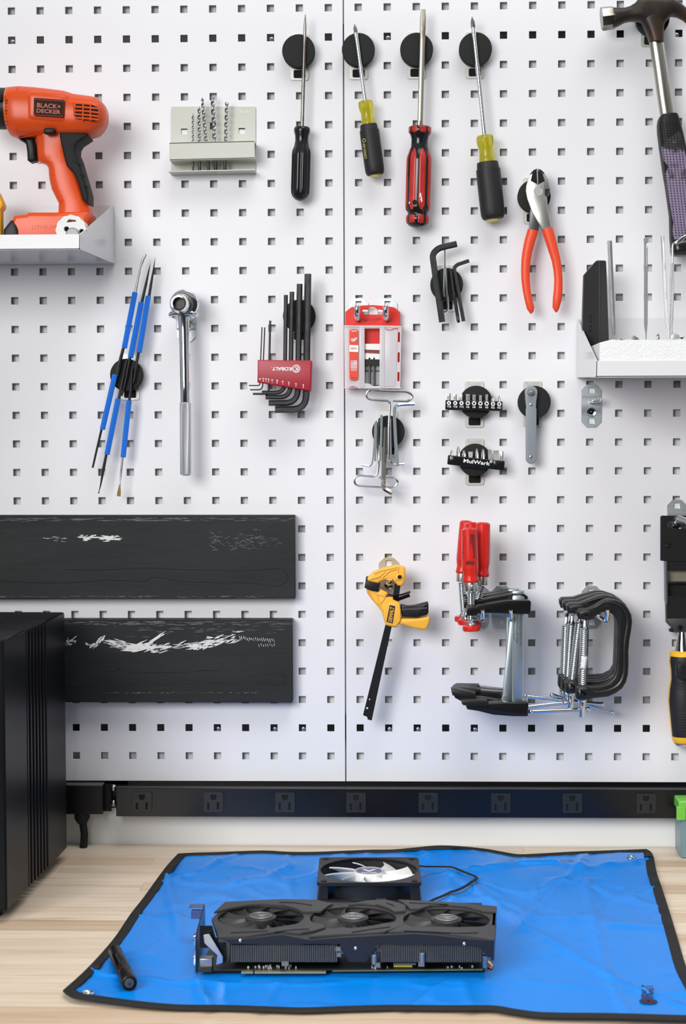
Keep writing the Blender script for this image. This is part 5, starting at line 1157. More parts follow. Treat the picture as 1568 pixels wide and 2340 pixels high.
def c_clamp(lab, h, dx, dy, g, sc, bars, embossed=False):
    tf = lambda q: (q[0]+dx*min(1, max(0.14, (1400-q[0])/340)), q[1]+dy*min(1, max(0.35, (1500-q[0])/300)))
    t = thing('c_clamp', lab, 'clamp', P(*D_(tf((1092, 1595)))[0], h-9), 'black C clamps on the hook')
    part('frame', MB().pillow(D_(*[tf(q) for q in FR]), h, h-17, 2.2, 3), CIRON, t)
    rim = smooth([tf(q) for q in ((1190,745),(1250,712),(1295,702),(1350,712),(1400,740),(1435,790),(1448,850),(1440,920),(1428,1000),(1422,1080),(1422,1180),(1418,1255),(1400,1310),(1370,1350),(1320,1380),(1250,1400),(1180,1405))], 2, False)
    part('raised_rim', MB().tube([P(*q, h-0.2) for q in D_(*rim)], 0.0022, 8), CIRON, t)
    (tx, ty), (bx, by), (ex, ey) = sc; hh = h-9; k = K(hh)/3.409
    a, b, e = P(*D_((tx, ty))[0], hh), P(*D_((bx, by))[0], hh), P(*D_((ex, ey))[0], hh); ax = (b-a).normalized()
    part('screw', thread(a, b, 31*k, 37*k, 0.0025, 16), CHR2, t, ang=25)
    part('screw_end', MB().lathe(b, e, [(0, 27*k), ((e-b).length-0.001, 27*k), ((e-b).length, 24*k)], 20), CHR2, t)
    part('swivel_pad', MB().lathe(a-ax*30*k, a+ax*8*k, [(-70*k, 22*k), (-60*k, 26*k), (-42*k, 22*k), (-30*k, 12*k), (0, 16*k), (38*k, 33*k)], 10), CHROME, t, ang=25)
    nb = tf((1096, 1398))
    part('screw_boss', MB().pillow(D_(*[tf(q) for q in ((1040,1360),(1062,1345),(1130,1345),(1154,1362),(1152,1435),(1140,1450),(1052,1452),(1038,1432))]), h+2.5, h-19.5, 7, 4), CIRON, t, ang=60)
    part('nose', MB().pillow(D_(*[tf(q) for q in ((1047,772),(1062,754),(1155,752),(1170,770),(1168,815),(1155,836),(1062,832),(1048,800))]), h+2, h-19, 6, 4), CIRON, t, ang=60)
    (x0, y0), (x1, y1) = bars
    p, q = P(*D_((x0, y0))[0], hh+4), P(*D_((x1, y1))[0], hh-4)
    tb = part('tommy_bar', MB().tube([p, q], 15*k, 14), CHROME, t)
    part('bar_knob', MB().sphere(p, 20*k, 14, 10), CHROME, tb); part('bar_knob', MB().sphere(q, 20*k, 14, 10), CHROME, tb)
    if embossed:
        mb = MB(); text_px(mb, 'ECB 104', D_((1378,1168),(1378,965),(1408,965),(1408,1168)), h+0.6, 0.02)
        part('embossed_lettering', mb, M('black_gloss_paint', (0.02, 0.02, 0.02), 0.2), t)
        mb = MB()
        for (cx, cy, L) in ((1084, 1130, 50), (1092, 1185, 26)):
            pass
        d0, d1 = (Vector(D_((1102, 1120))[0]), Vector(D_((1094, 1210))[0]))
        aa, bb = P(d0.x, d0.y, hh), P(d1.x, d1.y, hh)
        part('paper_sticker', MB().lathe(aa, bb, [(0, 37.8*k), ((bb-aa).length, 37.8*k)], 14, sector=(-1.3, 0.55)), PRINTW, t)
        mb = MB(); text_px(mb, 'X12A', D_((1070,1205),(1074,1130),(1090,1131),(1086,1206)), h-9+11.5, 0.0); part('sticker_print', mb, PRINTB, t)
    return t
c_clamp('rearmost black C clamp', 46, -135, -88, 0, ((968, 880), (948, 1415), (944, 1440)), ((858, 1425), (1330, 1562)))
c_clamp('second black C clamp from the back', 70, -110, -66, 0, ((1012, 870), (972, 1430), (970, 1470)), ((650, 1436), (1250, 1497)))
c_clamp('third black C clamp from the back, just behind the front one', 94, -78, -44, 0, ((1072, 860), (1004, 1430), (1000, 1528)), ((560, 1530), (962, 1486)))
c_clamp('front black C clamp with a white sticker on its screw', 118, 0, 0, 0, ((1112, 905), (1093, 1480), (1092, 1596)), ((692, 1556), (1140, 1537)), True)

# ---------------------------------------------------------------- tool in a black holder at the right edge
R2 = ZF(1490, 1130, 6.686); Rz = ZF(1430, 1120, 3.9)
t = hook_plate('zinc hook plate holding the black plastic tool holder at the right edge', 1547, 1191)
part('stub_hook', MB().tube([P(*R2((380, 480))[0], 4), P(*R2((390, 420))[0], 18), P(*R2((420, 385))[0], 32), P(*R2((540, 420))[0], 40), P(*R2((600, 450))[0], 40)], [0.004, 0.0055, 0.006, 0.005, 0.003], 12), CHROME, t)
t = thing('tool_holder', 'black plastic tool holder hanging at the right edge', 'tool holder', P(1568, 1445, 20))
part('upper_plate', MB().plate(R2((135,350),(142,332),(158,324),(820,324),(820,1020),(235,1020),(135,1012)), [R2(*rrect(236, 410, 640, 520, 52))], 28, 22), BLACKP, t, bev=0.8)
part('latch_box', MB().pillow(R2(*rrect(203, 738, 276, 808, 6)), 31, 28, 1, 2), BLACKP, t)
part('latch_slot', MB().ext(R2((232,740),(248,740),(248,775),(232,775)), 31.4, 30.8), HOLEB, t)
part('lower_shell', MB().plate(R2((216,1012),(820,1012),(820,2105),(332,2105),(312,2045),(230,1962),(222,1640)), [R2((252,1165),(780,1165),(780,1565),(252,1565))], 26, 12), BLACKP, t, bev=0.8)
part('side_flange', MB().ext(R2((214,1020),(238,1020),(246,1640),(232,1680),(220,1640)), 30, 12), M('grey_black_edge', (0.05, 0.055, 0.07), 0.35), t)
part('recess_panel', MB().ext(R2((250,1350),(780,1350),(780,1570),(250,1570)), 18, 14), BLACKP, t)
part('cross_rib', MB().ext(R2((240,1335),(790,1335),(790,1360),(240,1360)), 27, 14), BLACKP, t, bev=0.5)
part('cross_rib', MB().ext(R2((245,1555),(790,1555),(790,1575),(245,1575)), 27, 14), BLACKP, t, bev=0.5)
part('bottom_band', MB().pillow(R2((232,1890),(820,1890),(820,2105),(332,2105),(312,2045),(230,1962)), 28, 24, 1, 2), M('dark_grey_plastic', (0.028, 0.030, 0.032), 0.45), t)
part('side_nub', MB().pillow(R2((255,2065),(275,2045),(330,2045),(330,2100),(270,2095)), 24, 16, 1, 2), BLACKP, t)
c = P(*R2((435, 2037))[0], 28); part('boss', MB().lathe(c, c+Vector((0,-1,0)), [(0, 0.0042), (0.001, 0.004), (0.001, 0.0014), (0, 0.0012)], 20), BLACKP, t)
t = thing('chisel', 'chisel with yellow and black handle held in the right black holder', 'chisel', P(1562, 1703, 22))
part('blade', MB().ext(R2((255,1165),(760,1165),(760,1350),(270,1340),(262,1560),(252,1560)), 16, 11), M('old_brass_steel', (0.50, 0.44, 0.35), 0.4, 0.8, col2=(0.40, 0.36, 0.30), scale=30), t)
a, b = P(*Rz((505, 1180))[0], 22), P(*Rz((512, 1445))[0], 22); k = K(22)/3.9
part('ferrule', MB().lathe(a, b, [(0, 28*k), (80*k, 40*k), (262*k, 76*k)], 24), CHROME, t)
a, b = P(*Rz((512, 1430))[0], 22), P(*Rz((512, 2280))[0], 22)
HPR = [(0, 80), (4, 92), (20, 117), (90, 124), (170, 112), (250, 110), (350, 127), (450, 134), (520, 127), (670, 112), (770, 102), (815, 90), (828, 78)]
CHY = M('chisel_yellow', (0.90, 0.48, 0.02), 0.35)
part('handle', MB().lathe(a, b, [(d*k, r*k) for d, r in HPR]+[(829*k, 10*k)], 40), CHY, t, ang=60)
HB = [(45, 119), (52, 122), (90, 126), (170, 114), (250, 112), (350, 128.5), (450, 135.5), (520, 129), (670, 114), (760, 105), (766, 101)]
part('soft_grip', MB().lathe(a, b, [(d*k, (r+1)*k) for d, r in HB], 24, sector=(-1.62, 1.25)), GRIP, t, ang=60)
mb = MB()
for i in range(18):
    y = 1710+i*24; rr = 120
    mb.tube([a+(b-a).normalized()*(y-1430)*k+Vector((math.sin(s)*(rr+6)*k*-1, -math.cos(s)*(rr+6)*k, 0)) for s in (-0.6, -0.3, 0, 0.3, 0.55)], 5*k, 6)
part('grip_ribs', mb, GRIP, t)
part('thumb_rest', MB().pillow(Rz(*rrect(446, 1535, 540, 1682, 40)), 22+34, 22+20, 3, 3), BLACKP, t)
part('end_cap', MB().lathe(P(*Rz((514, 2255))[0], 22), P(*Rz((514, 2280))[0], 22), [(0, 84*k), (15*k, 80*k), (22*k, 50*k)], 28), CHROME, t)
t = thing('storage_box', 'blue-grey box with green lid cut by the right edge', 'box', G(1600, 1975, 0))
c = [G(1557, 1962, 0), G(1700, 1962, 0)]; y0, y1 = c[0].y, c[0].y+0.05; zt = 0.9+0.062
part('body', MB().hexa([Vector((c[0].x, y0, 0.9003)), Vector((c[1].x, y0, 0.9003)), Vector((c[1].x, y1, 0.9003)), Vector((c[0].x, y1, 0.9003))], [Vector((c[0].x-0.001, y0, zt)), Vector((c[1].x, y0, zt)), Vector((c[1].x, y1, zt)), Vector((c[0].x-0.001, y1, zt))]), M('blue_grey_plastic', (0.16, 0.27, 0.30), 0.3), t, bev=2)
part('lid', MB().box(Vector(((c[0].x+c[1].x)/2-0.002, (y0+y1)/2, zt+0.007)), c[1].x-c[0].x+0.004, y1-y0+0.004, 0.014), M('green_plastic', (0.16, 0.50, 0.06), 0.4), t, bev=2)
part('lid_clip', MB().box(Vector((c[0].x-0.001, y0-0.003, zt-0.002)), 0.012, 0.004, 0.018), M('green_plastic', (0.16, 0.50, 0.06), 0.4), t, bev=1)

# ================================================================ on the bench
from mathutils import noise
back = smooth([(407,1953),(440,1951),(500,1949.5),(600,1946),(660,1949),(720,1949),(800,1946),(850,1944),(900,1943.5),(960,1938),(1000,1934.5),(1050,1936),(1110,1942),(1150,1949),(1185,1954.5),(1230,1953),(1300,1949),(1380,1946),(1440,1944),(1477,1942.5)], 3, False)
front = smooth([(146,2264),(165,2277),(200,2283),(300,2297),(400,2306),(500,2307),(600,2310),(690,2313),(780,2310),(900,2307),(1000,2308),(1120,2308),(1160,2314),(1240,2324),(1400,2326),(1500,2329),(1568,2331),(1640,2333)], 3, False)
left = smooth([(407,1953),(385,1977),(360,2010),(330,2052),(300,2090),(268,2138),(235,2178),(190,2225),(146,2264)], 3, False)
right = smooth([(1477,1942.5),(1490,1953),(1499,1995),(1511,2030),(1530,2090),(1548,2150),(1568,2215),(1605,2285),(1640,2333)], 3, False)
def along(pl, u):
    ls = [0]
    for i in range(1, len(pl)): ls.append(ls[-1]+math.hypot(pl[i][0]-pl[i-1][0], pl[i][1]-pl[i-1][1]))
    s = u*ls[-1]
    for i in range(1, len(pl)):
        if ls[i] >= s-1e-9:
            f = (s-ls[i-1])/max(1e-9, ls[i]-ls[i-1]); return Vector((pl[i-1][0]*(1-f)+pl[i][0]*f, pl[i-1][1]*(1-f)+pl[i][1]*f))
    return Vector(pl[-1])
def ground(q, h=0.0): 
    g = G(q.x, q.y, h); return g
SEATS = []
for q in ([G(440,2228,3), G(1122,2228,3), G(1128,2090,3), G(462,2085,3)], [G(722,2066,3), G(962,2066,3), G(962,2008,3), G(735,2008,3)]):
    SEATS.append((min(v.x for v in q), max(v.x for v in q), min(v.y for v in q), max(v.y for v in q)))
def seat_gap(p, r): return math.hypot(max(r[0]-p.x, p.x-r[1], 0), max(r[2]-p.y, p.y-r[3], 0))
def lift(u, v):
    """height of the mat surface in mm"""
    h = 3.2
    e = min(1, v/0.06); f = min(1, (1-v)/0.05); g = min(1, u/0.05, (1-u)/0.04)
    n = noise.noise(Vector((u*6.0, v*3.0, 1.3)))*2.0+noise.noise(Vector((u*15+3, v*8, 4.2)))*1.0
    r = abs(noise.noise(Vector((u*7+v*5, v*8-u*3, 8.8)))); n += max(0, 0.12-r)*16*(0.25+0.75*max(0, 1-abs(v-0.12)/0.35))
    r = abs(noise.noise(Vector((u*10-v*6, v*5+u*2, 2.2)))); n += max(0, 0.07-r)*14*(0.3+0.7*max(0, 1-abs(v-0.2)/0.3))
    for (cu, s, a, w) in ((0.10, 0.25, 2.2, 0.010), (0.33, -0.05, 2.0, 0.010), (0.60, 0.05, 1.8, 0.010), (0.70, -0.35, 2.0, 0.008), (0.76, 0.5, 1.8, 0.008), (0.86, 0.02, 2.0, 0.010)):
        n += a*math.exp(-abs((u-cu-s*(v-0.5))/w)**1.3)
    for (cv, a, w) in ((0.42, 1.6, 0.014), (0.80, 1.5, 0.014)): n += a*math.exp(-abs((v-cv-0.03*math.sin(u*7))/w)**1.3)
    inner = 1.0
    h += max(-1.2, n*1.7)*inner*(0.35+0.65*min(e, f))
    h += 9*math.exp(-((u-0.56)/0.07)**2)*math.exp(-v/0.05)+3.5*math.exp(-((u-0.02)/0.10)**2)*math.exp(-(1-v)/0.05)
    h += 3*math.exp(-((u-0.9)/0.2)**2)*math.exp(-(1-v)/0.04)
    return h
NU, NV = 150, 90
EB = [along(back, i/NU) for i in range(NU+1)]; EF = [along(front, i/NU) for i in range(NU+1)]
EL = [along(left, j/NV) for j in range(NV+1)]; ER = [along(right, j/NV) for j in range(NV+1)]
gB = [ground(q, lift(i/NU, 0)) for i, q in enumerate(EB)]; gF = [ground(q, lift(i/NU, 1)) for i, q in enumerate(EF)]
gL = [ground(q, lift(0, j/NV)) for j, q in enumerate(EL)]; gR = [ground(q, lift(1, j/NV)) for j, q in enumerate(ER)]
def coons(i, j):
    u, v = i/NU, j/NV
    p = gB[i]*(1-v)+gF[i]*v+gL[j]*(1-u)+gR[j]*u-(gB[0]*(1-u)*(1-v)+gB[NU]*u*(1-v)+gF[0]*(1-u)*v+gF[NU]*u*v)
    f = min(1, max(0, min(seat_gap(p, r) for r in SEATS)/0.025)); f = f*f*(3-2*f)
    return Vector((p.x, p.y, 0.9+(2.4+(lift(u, v)-2.4)*f)/1000))
grid = [[coons(i, j) for i in range(NU+1)] for j in range(NV+1)]
t = thing('work_mat', 'blue vinyl work mat with black bound edges spread on the bench', 'mat', (0.05, -0.4, 0.9))
MATM = bpy.data.materials.new('blue_vinyl'); MATM.use_nodes = True; nt = MATM.node_tree; b = nt.nodes['Principled BSDF']
b.inputs['Base Color'].default_value = (0.0, 0.245, 0.84, 1); b.inputs['Roughness'].default_value = 0.30; b.inputs['Specular IOR Level'].default_value = 0.4
tc = nt.nodes.new('ShaderNodeTexCoord'); w1 = nt.nodes.new('ShaderNodeTexWave'); w1.inputs['Scale'].default_value = 160; w1.bands_direction = 'X'
w2 = nt.nodes.new('ShaderNodeTexWave'); w2.inputs['Scale'].default_value = 120; w2.bands_direction = 'Y'
ad = nt.nodes.new('ShaderNodeMath'); ad.operation = 'ADD'; bp = nt.nodes.new('ShaderNodeBump'); bp.inputs['Strength'].default_value = 0.10; bp.inputs['Distance'].default_value = 0.0005
nt.links.new(tc.outputs['Object'], w1.inputs['Vector']); nt.links.new(tc.outputs['Object'], w2.inputs['Vector'])
nt.links.new(w1.outputs[1], ad.inputs[0]); nt.links.new(w2.outputs[1], ad.inputs[1]); nt.links.new(ad.outputs[0], bp.inputs['Height']); nt.links.new(bp.outputs[0], b.inputs['Normal'])
mb = MB(); W1 = NU+1
vs = [p for row in grid for p in row]
mb.add(vs, [(j*W1+i, j*W1+i+1, (j+1)*W1+i+1, (j+1)*W1+i) for j in range(NV) for i in range(NU)])
part('mat_sheet', mb, MATM, t, ang=80)
loop = [grid[0][i] for i in range(NU)]+[grid[j][NU] for j in range(NV)]+[grid[NV][i] for i in range(NU, 0, -1)]+[grid[j][0] for j in range(NV, 0, -1)]
n_ = len(loop); ctr = sum(loop, Vector())/n_; rings = []
for i in range(n_):
    tt = (loop[(i+2) % n_]-loop[i-2]); tt.z = 0; tt.normalize(); inn = Vector((tt.y, -tt.x, 0))
    if inn.dot(ctr-loop[i]) < 0: inn = -inn
    p = loop[i]
    rings.append([p+inn*d+Vector((0, 0, z)) for d, z in ((-0.0008, -0.0012), (-0.0012, 0.0004), (0.0002, 0.0016), (0.0095, 0.0016), (0.0105, 0.0006), (0.0105, -0.0010))])
rings.append(rings[0])
part('edge_binding', MB().loft(rings, cap=False), M('black_webbing', (0.012, 0.012, 0.013), 0.75, bump=0.3, bscale=900), t, ang=50)
def grommet(px, py, h, r=0.0065):
    c = G(px, py, h); part('grommet', MB().lathe(c, c+Vector((0, 0, 1)), [(-0.002, r*0.45), (0.0005, r*0.5), (0.0018, r*0.66), (0.0022, r*0.8), (0.0012, r), (-0.002, r*1.02)], 28), CHROME, t)
grommet(200, 2271, 6.5); grommet(1443, 1960, 4)
mb = MB(); text_on(mb, 'IFIXIT', [G(1466, 2281, 4.9), G(1466, 2251, 4.9), G(1494, 2250, 4.9), G(1494, 2280, 4.9)], 0.03)
c = G(1482, 2288, 4.9)
ring_ = [c+Vector((0.0088*math.cos(q), 0.0088*math.sin(q), 0)) for q in [2*math.pi*i/32 for i in range(32)]]
NAVY = M('navy_print', (0.012, 0.018, 0.08), 0.5)
mb.add(ring_, [tuple(range(32))]); part('printed_logo', mb, NAVY, t)
mb = MB()
for q in (math.pi/4, -math.pi/4):
    d = Vector((math.cos(q), math.sin(q), 0)); e = Vector((-d.y, d.x, 0))
    mb.add([c+d*sx*0.0065+e*sy*0.0013+Vector((0,0,0.0002)) for sx, sy in ((-1,-1),(1,-1),(1,1),(-1,1))], [(0,1,2,3)])
part('printed_cross', mb, M('red_print', (0.09, 0.012, 0.03), 0.5), t)

# ---------------------------------------------------------------- case fan
def blades(n, r0, r1, chord, z0, z1, sweep, org, X, Yv, thick=0.0008, a0=0.0, hand=1):
    """separate curved blades as meshes in a fan frame; X, Yv unit vectors, z up"""
    out = []
    for i in range(n):
        mb = MB(); top = []
        NR, NC = 6, 5
        for a in range(NR+1):
            r = r0+(r1-r0)*a/NR; row = []
            for c in range(NC+1):
                s = c/NC; an = a0+2*math.pi*i/n+hand*(sweep*(a/NR)**1.4+chord*(0.75+0.25*a/NR)*s)
                z = z0+(z1-z0)*(s**1.15); row.append(org+X*r*math.cos(an)+Yv*r*math.sin(an)+Vector((0, 0, z)))
            top.append(row)
        m = NC+1; v = [p for row in top for p in row]; N = len(v)
        w = [p+Vector((0, 0, -thick)) for p in v]
        f = [(a*m+c, a*m+c+1, (a+1)*m+c+1, (a+1)*m+c) for a in range(NR) for c in range(NC)]
        f += [tuple(N+q for q in reversed(g)) for g in f]
        for c in range(NC): f += [(c, c+1, N+c+1, N+c), (NR*m+c, NR*m+c+1, N+NR*m+c+1, N+NR*m+c)]
        for a in range(NR): f += [(a*m, (a+1)*m, N+(a+1)*m, N+a*m), (a*m+NC, (a+1)*m+NC, N+(a+1)*m+NC, N+a*m+NC)]
        out.append(mb.add(v+w, f))
    return out
ztop = 29.0
FLc, FRc, BRc, BLc = G(719.5, 2017, ztop), G(959.3, 2017, ztop), G(960.6, 1959, ztop), G(734.7, 1959, ztop)
c = (FLc+FRc+BRc+BLc)/4; Xv = ((FRc-FLc)+(BRc-BLc)).normalized(); Yv = Vector((-Xv.y, Xv.x, 0)); S = ((FRc-FLc).length+(BLc-FLc).length+(BRc-BLc).length)/6
t = thing('case_fan', 'black square case fan with white blades on the blue mat', 'fan', (c.x, c.y, 0.904))
FANB = M('fan_black_plastic', (0.012, 0.012, 0.014), 0.40)
top = Vector((c.x, c.y, 0.9+ztop/1000)); Hf = 0.0255
def sqr(z, ins=0.0, cr=0.006, n=4): return [top+Xv*x+Yv*y+Vector((0, 0, z)) for x, y in rrect(-S+ins, -S+ins, S-ins, S-ins, cr, n)]
def cirl(z, r, n=48): return [top+Xv*r*math.cos(2*math.pi*i/n)+Yv*r*math.sin(2*math.pi*i/n)+Vector((0, 0, z)) for i in range(n)]
def hole4(z, r=0.0022): return [[top+Xv*(sx*S*0.87+r*math.cos(q))+Yv*(sy*S*0.87+r*math.sin(q))+Vector((0,0,z)) for q in [2*math.pi*i/12 for i in range(12)]] for sx in (-1,1) for sy in (-1,1)]
rb = S*0.955
part('top_flange', MB().plate3([sqr(0), cirl(0, rb)]+hole4(0), Vector((0, 0, -0.0042))), FANB, t, bev=0.3)
part('bottom_flange', MB().plate3([sqr(-Hf+0.0045), cirl(-Hf+0.0045, rb)]+hole4(-Hf+0.0045), Vector((0, 0, -0.0045))), FANB, t, bev=0.3)
part('duct', MB().loft([cirl(-0.001, rb), cirl(-Hf+0.001, rb), cirl(-Hf+0.001, rb+0.0015), cirl(-0.001, rb+0.0015), cirl(-0.001, rb)], cap=False), FANB, t)
for sx in (-1, 1):
    for sy in (-1, 1):
        p = top+Xv*sx*S*0.87+Yv*sy*S*0.87; a_0 = math.atan2(Xv.y, Xv.x)
        part('corner_post', MB().box(p+Vector((0, 0, -Hf/2)), 0.011, 0.011, Hf-0.008, Matrix.Rotation(a_0, 3, 'Z')), FANB, t, bev=1)
        part('corner_socket', MB().lathe(p+Vector((0,0,0.0001)), p+Vector((0,0,1)), [(0, 0.0028), (0.0006, 0.0040), (0.0007, 0.0034), (0.0002, 0.0024)], 18), BLACKP, t)
FWHITE = M('warm_white_plastic', (0.78, 0.80, 0.77), 0.4)
for m_ in blades(9, S*0.29, S*0.90, 0.62, -0.0035, -0.0195, -0.30, top, Xv, Yv, 0.0014, 0.25, -1): part('blade', m_, FWHITE, t, ang=60)
part('hub', MB().lathe(top+Vector((0,0,-0.021)), top, [(0, S*0.26), (0.004, S*0.305), (0.0175, S*0.305), (0.0188, S*0.295), (0.0195, S*0.275), (0.0195, S*0.1)], 48), FWHITE, t)
hb = part('hub_sticker', MB().lathe(top+Vector((0,0,-0.0016)), top, [(0, S*0.25), (0.0003, S*0.25)], 40), M('violet_sticker', (0.10, 0.11, 0.26), 0.35), t)
zz = Vector((0, 0, -0.0011))
fl_ = lambda x, y: top+Xv*x*S+Yv*y*S+zz
mb = MB(); text_on(mb, 'ARCTIC', [fl_(0.16, -0.205), fl_(-0.16, -0.205), fl_(-0.16, -0.115), fl_(0.16, -0.115)], 0.03)
mb.add([fl_(-0.15, 0.09), fl_(0, -0.09), fl_(0.15, 0.09), fl_(0.07, 0.09), fl_(0, 0.0), fl_(-0.07, 0.09)], [(0,1,4,5), (1,2,3,4)])
text_on(mb, 'F12 PWM', [fl_(0.15, 0.14), fl_(-0.15, 0.14), fl_(-0.13, 0.2), fl_(0.13, 0.2)], 0.0)
part('sticker_print', mb, PRINTW, hb)
part('sticker_ring', MB().tube([fl_(0.275*math.cos(q), 0.275*math.sin(q)) for q in [2*math.pi*i/40 for i in range(40)]], 0.0005, 5, closed=True), M('grey_ring', (0.45, 0.47, 0.50), 0.4), hb)
mz = lambda x, y, h: G(680+x/3.5636, 1930+y/3.5636, h)
cab = [mz(985,172,20), mz(1030,178,18), mz(1100,188,14), mz(1250,217,9), mz(1350,240,8), mz(1425,258,8), mz(1452,270,8), mz(1455,288,8), mz(1432,325,7), mz(1390,355,7), mz(1300,402,6.5), mz(1200,438,6.5), mz(1120,458,6.5), mz(1050,490,6.5), mz(1000,520,6), mz(900,530,6), mz(800,520,7), mz(740,470,11), mz(722,452,14)]
flat_ = [p for row in grid for p in row if abs(p.x-0.13) < 0.16 and p.y > -0.42]
cabs = []
for q in smooth([tuple(v) for v in cab], 4, False):
    v = Vector(q); m_ = min(flat_, key=lambda p: (p.x-v.x)**2+(p.y-v.y)**2); v.z = max(v.z, m_.z+0.004); cabs.append(v)
for it in range(12):
    zs = [v.z for v in cabs]
    for i in range(1, len(cabs)-1): cabs[i].z = max(zs[i], (zs[i-1]+zs[i+1])/2)
part('ribbon_cable', MB().tube(cabs, 0.0022, 8, flat=0.45, up=Vector((0,0,1))), RUBBER, t, ang=60)
q = mz(680, 440, 16); part('connector', MB().box(q+Vector((0,-0.006,-0.002)), 0.0125, 0.006, 0.0075), BLACKP, t, bev=0.5)

# ---------------------------------------------------------------- graphics card
zT = 42.0
t = thing('graphics_card', 'large black graphics card with three fans lying on the blue mat', 'graphics card', G(780, 2222, 3))
SHRD = M('charcoal_shroud', (0.048, 0.048, 0.050), 0.5, bump=0.05, bscale=900)
SIDE = M('navy_black_shroud', (0.010, 0.013, 0.022), 0.42)
TOPO = [(484,2099),(515,2067),(640,2061),(722,2062),(757,2071),(790,2068),(840,2063),(880,2061),(904,2063),(912,2060.5),(1027,2068),(1134.5,2076.5),(1132,2112),(1129,2150.5),(1060,2144),(1003,2137),(950,2133),(882,2136),(780,2142),(706,2147),(684,2140),(645,2134),(600,2139),(565,2144),(500,2145.5)]
C3 = [G(596, 2096, zT), G(807, 2097.5, zT), G(1020, 2101, zT)]
RF = 0.0455
gx = (C3[2]-C3[0]); gx.z = 0; gx.normalize(); gy = Vector((-gx.y, gx.x, 0))
def gcirc(c, r, z, n=40): return [c+gx*r*math.cos(2*math.pi*i/n)+gy*r*math.sin(2*math.pi*i/n)+Vector((0,0,z)) for i in range(n)]
part('fan_shroud', MB().plate3([[G(x, y, zT) for x, y in TOPO]]+[gcirc(c, RF, 0) for c in C3], Vector((0, 0, -0.004))), SHRD, t, bev=0.8)
for c in C3: part('fan_well', MB().loft([gcirc(c, RF, -0.001), gcirc(c, RF, -0.016), gcirc(c, RF+0.001, -0.016), gcirc(c, RF+0.001, -0.001), gcirc(c, RF, -0.001)], cap=False), SHRD, t)
z2 = ZF(420, 2040, 4.126); z3 = ZF(780, 2040, 4.126)
# raised shroud plates with cut corners
for nm, ol in (('trim_plate', z2((330,430),(265,262),(300,300),(340,330),(430,345),(520,360),(740,372),(900,345),(1090,315),(1200,305),(1300,318),(1330,345),(1230,375),(1100,395),(960,385),(800,395),(600,428))),
               ('trim_plate', z2((395,108),(900,84),(1240,88),(1400,124),(1360,140),(1290,192),(1120,192),(1060,165),(930,130),(760,120),(600,130),(420,165),(290,200))),
               ('trim_plate', z2((1185,430),(1330,375),(1500,350))+z3((100,362),(300,335),(420,310),(565,290),(572,330),(400,388),(200,405),(0,412))),
               ('trim_plate', z3((70,130),(250,95),(410,87),(515,110),(600,140),(598,188),(505,195),(440,158),(330,125),(200,118))),
               ('trim_plate', z3((455,385),(575,335),(700,348),(900,345),(1100,350),(1300,345),(1440,330),(1448,350),(1440,455),(1200,425),(900,390),(700,380))),
               ('trim_plate', z3((545,86),(1020,112),(1462,150),(1460,195),(1330,185),(1200,150),(1000,128),(850,135),(740,165),(650,163),(600,118)))):
    base = [G(x, y, zT+0.2) for x, y in ol]; o = part(nm, MB().plate3([base], Vector((0, 0, -0.0008))), SHRD, t)
    o.location.z += 0.0018
    m = o.modifiers.new('solid', 'SOLIDIFY'); m.thickness = 0.0025; m.offset = 0
    b_ = o.modifiers.new('bevel', 'BEVEL'); b_.width = 0.0008; b_.segments = 2; b_.limit_method = 'ANGLE'
mb = MB()
for pl in (z2((440,380),(560,374),(740,366),(790,360)), z2((900,92),(1040,95),(1180,115),(1210,120)), z2((1180,345),(1040,350),(850,375)), z3((590,362),(760,368),(900,375),(1100,385),(1290,380)), z3((100,375),(300,345),(460,325)), z3((640,98),(820,105),(1000,112)), z3((430,98),(500,125))):
    mb.tube([G(x, y, zT+2.9) for x, y in pl], 0.0007, 5)
part('styling_groove', mb, HOLEB, t)['kind'] = 'stuff'
# front side: vertical plane through two points
A_p, B_p = G(500, 2145.5, zT), G(1129, 2150.5, zT)
def V_(px, py, off=0.0):
    d = RM.transposed() @ Vector(((px-PX)/FOC, (py-PY)/FOC, 1.0)); o = mm(CX, CY, CZ)
    ax = (B_p-A_p); ax.z = 0; ax.normalize(); n = Vector((ax.y, -ax.x, 0))
    s = n.dot(A_p+n*off-o)/n.dot(d); return o+d*s
nf = Vector((gx.y, -gx.x, 0))
def vext(pts, off, th):
    f = [V_(x, y, off) for x, y in pts]; return MB().loft([f, [v-nf*th for v in f]])
SK = [(500,2145.5),(565,2144),(645,2135),(706,2147),(780,2142),(882,2136),(950,2133),(1003,2137),(1060,2144),(1129,2150.5),(1129,2188),(1114,2188),(1106,2176),(1098,2166),(1075,2160),(862,2158),(837,2199),(797,2199),(776,2158),(526,2158),(519,2150)]
part('front_skirt', vext(SK, 0.0, 0.003), SIDE, t, bev=0.5)
rs = [G(1129, 2150.5, zT), G(1134.5, 2076.5, zT)]
part('end_skirt', MB().hexa([v+Vector((0,0,-0.020)) for v in (rs[0], rs[1], rs[1]-gx*0.003, rs[0]-gx*0.003)], [v for v in (rs[0], rs[1], rs[1]-gx*0.003, rs[0]-gx*0.003)]), SIDE, t)
for x, y in z2((533, 452))+z3((135, 524), (1160, 482)):
    c = V_(x, y, 0.0005); pan_screw(t, c, nf, 0.0022)
FIN = M('fin_aluminium', (0.24, 0.235, 0.22), 0.38, 0.6)
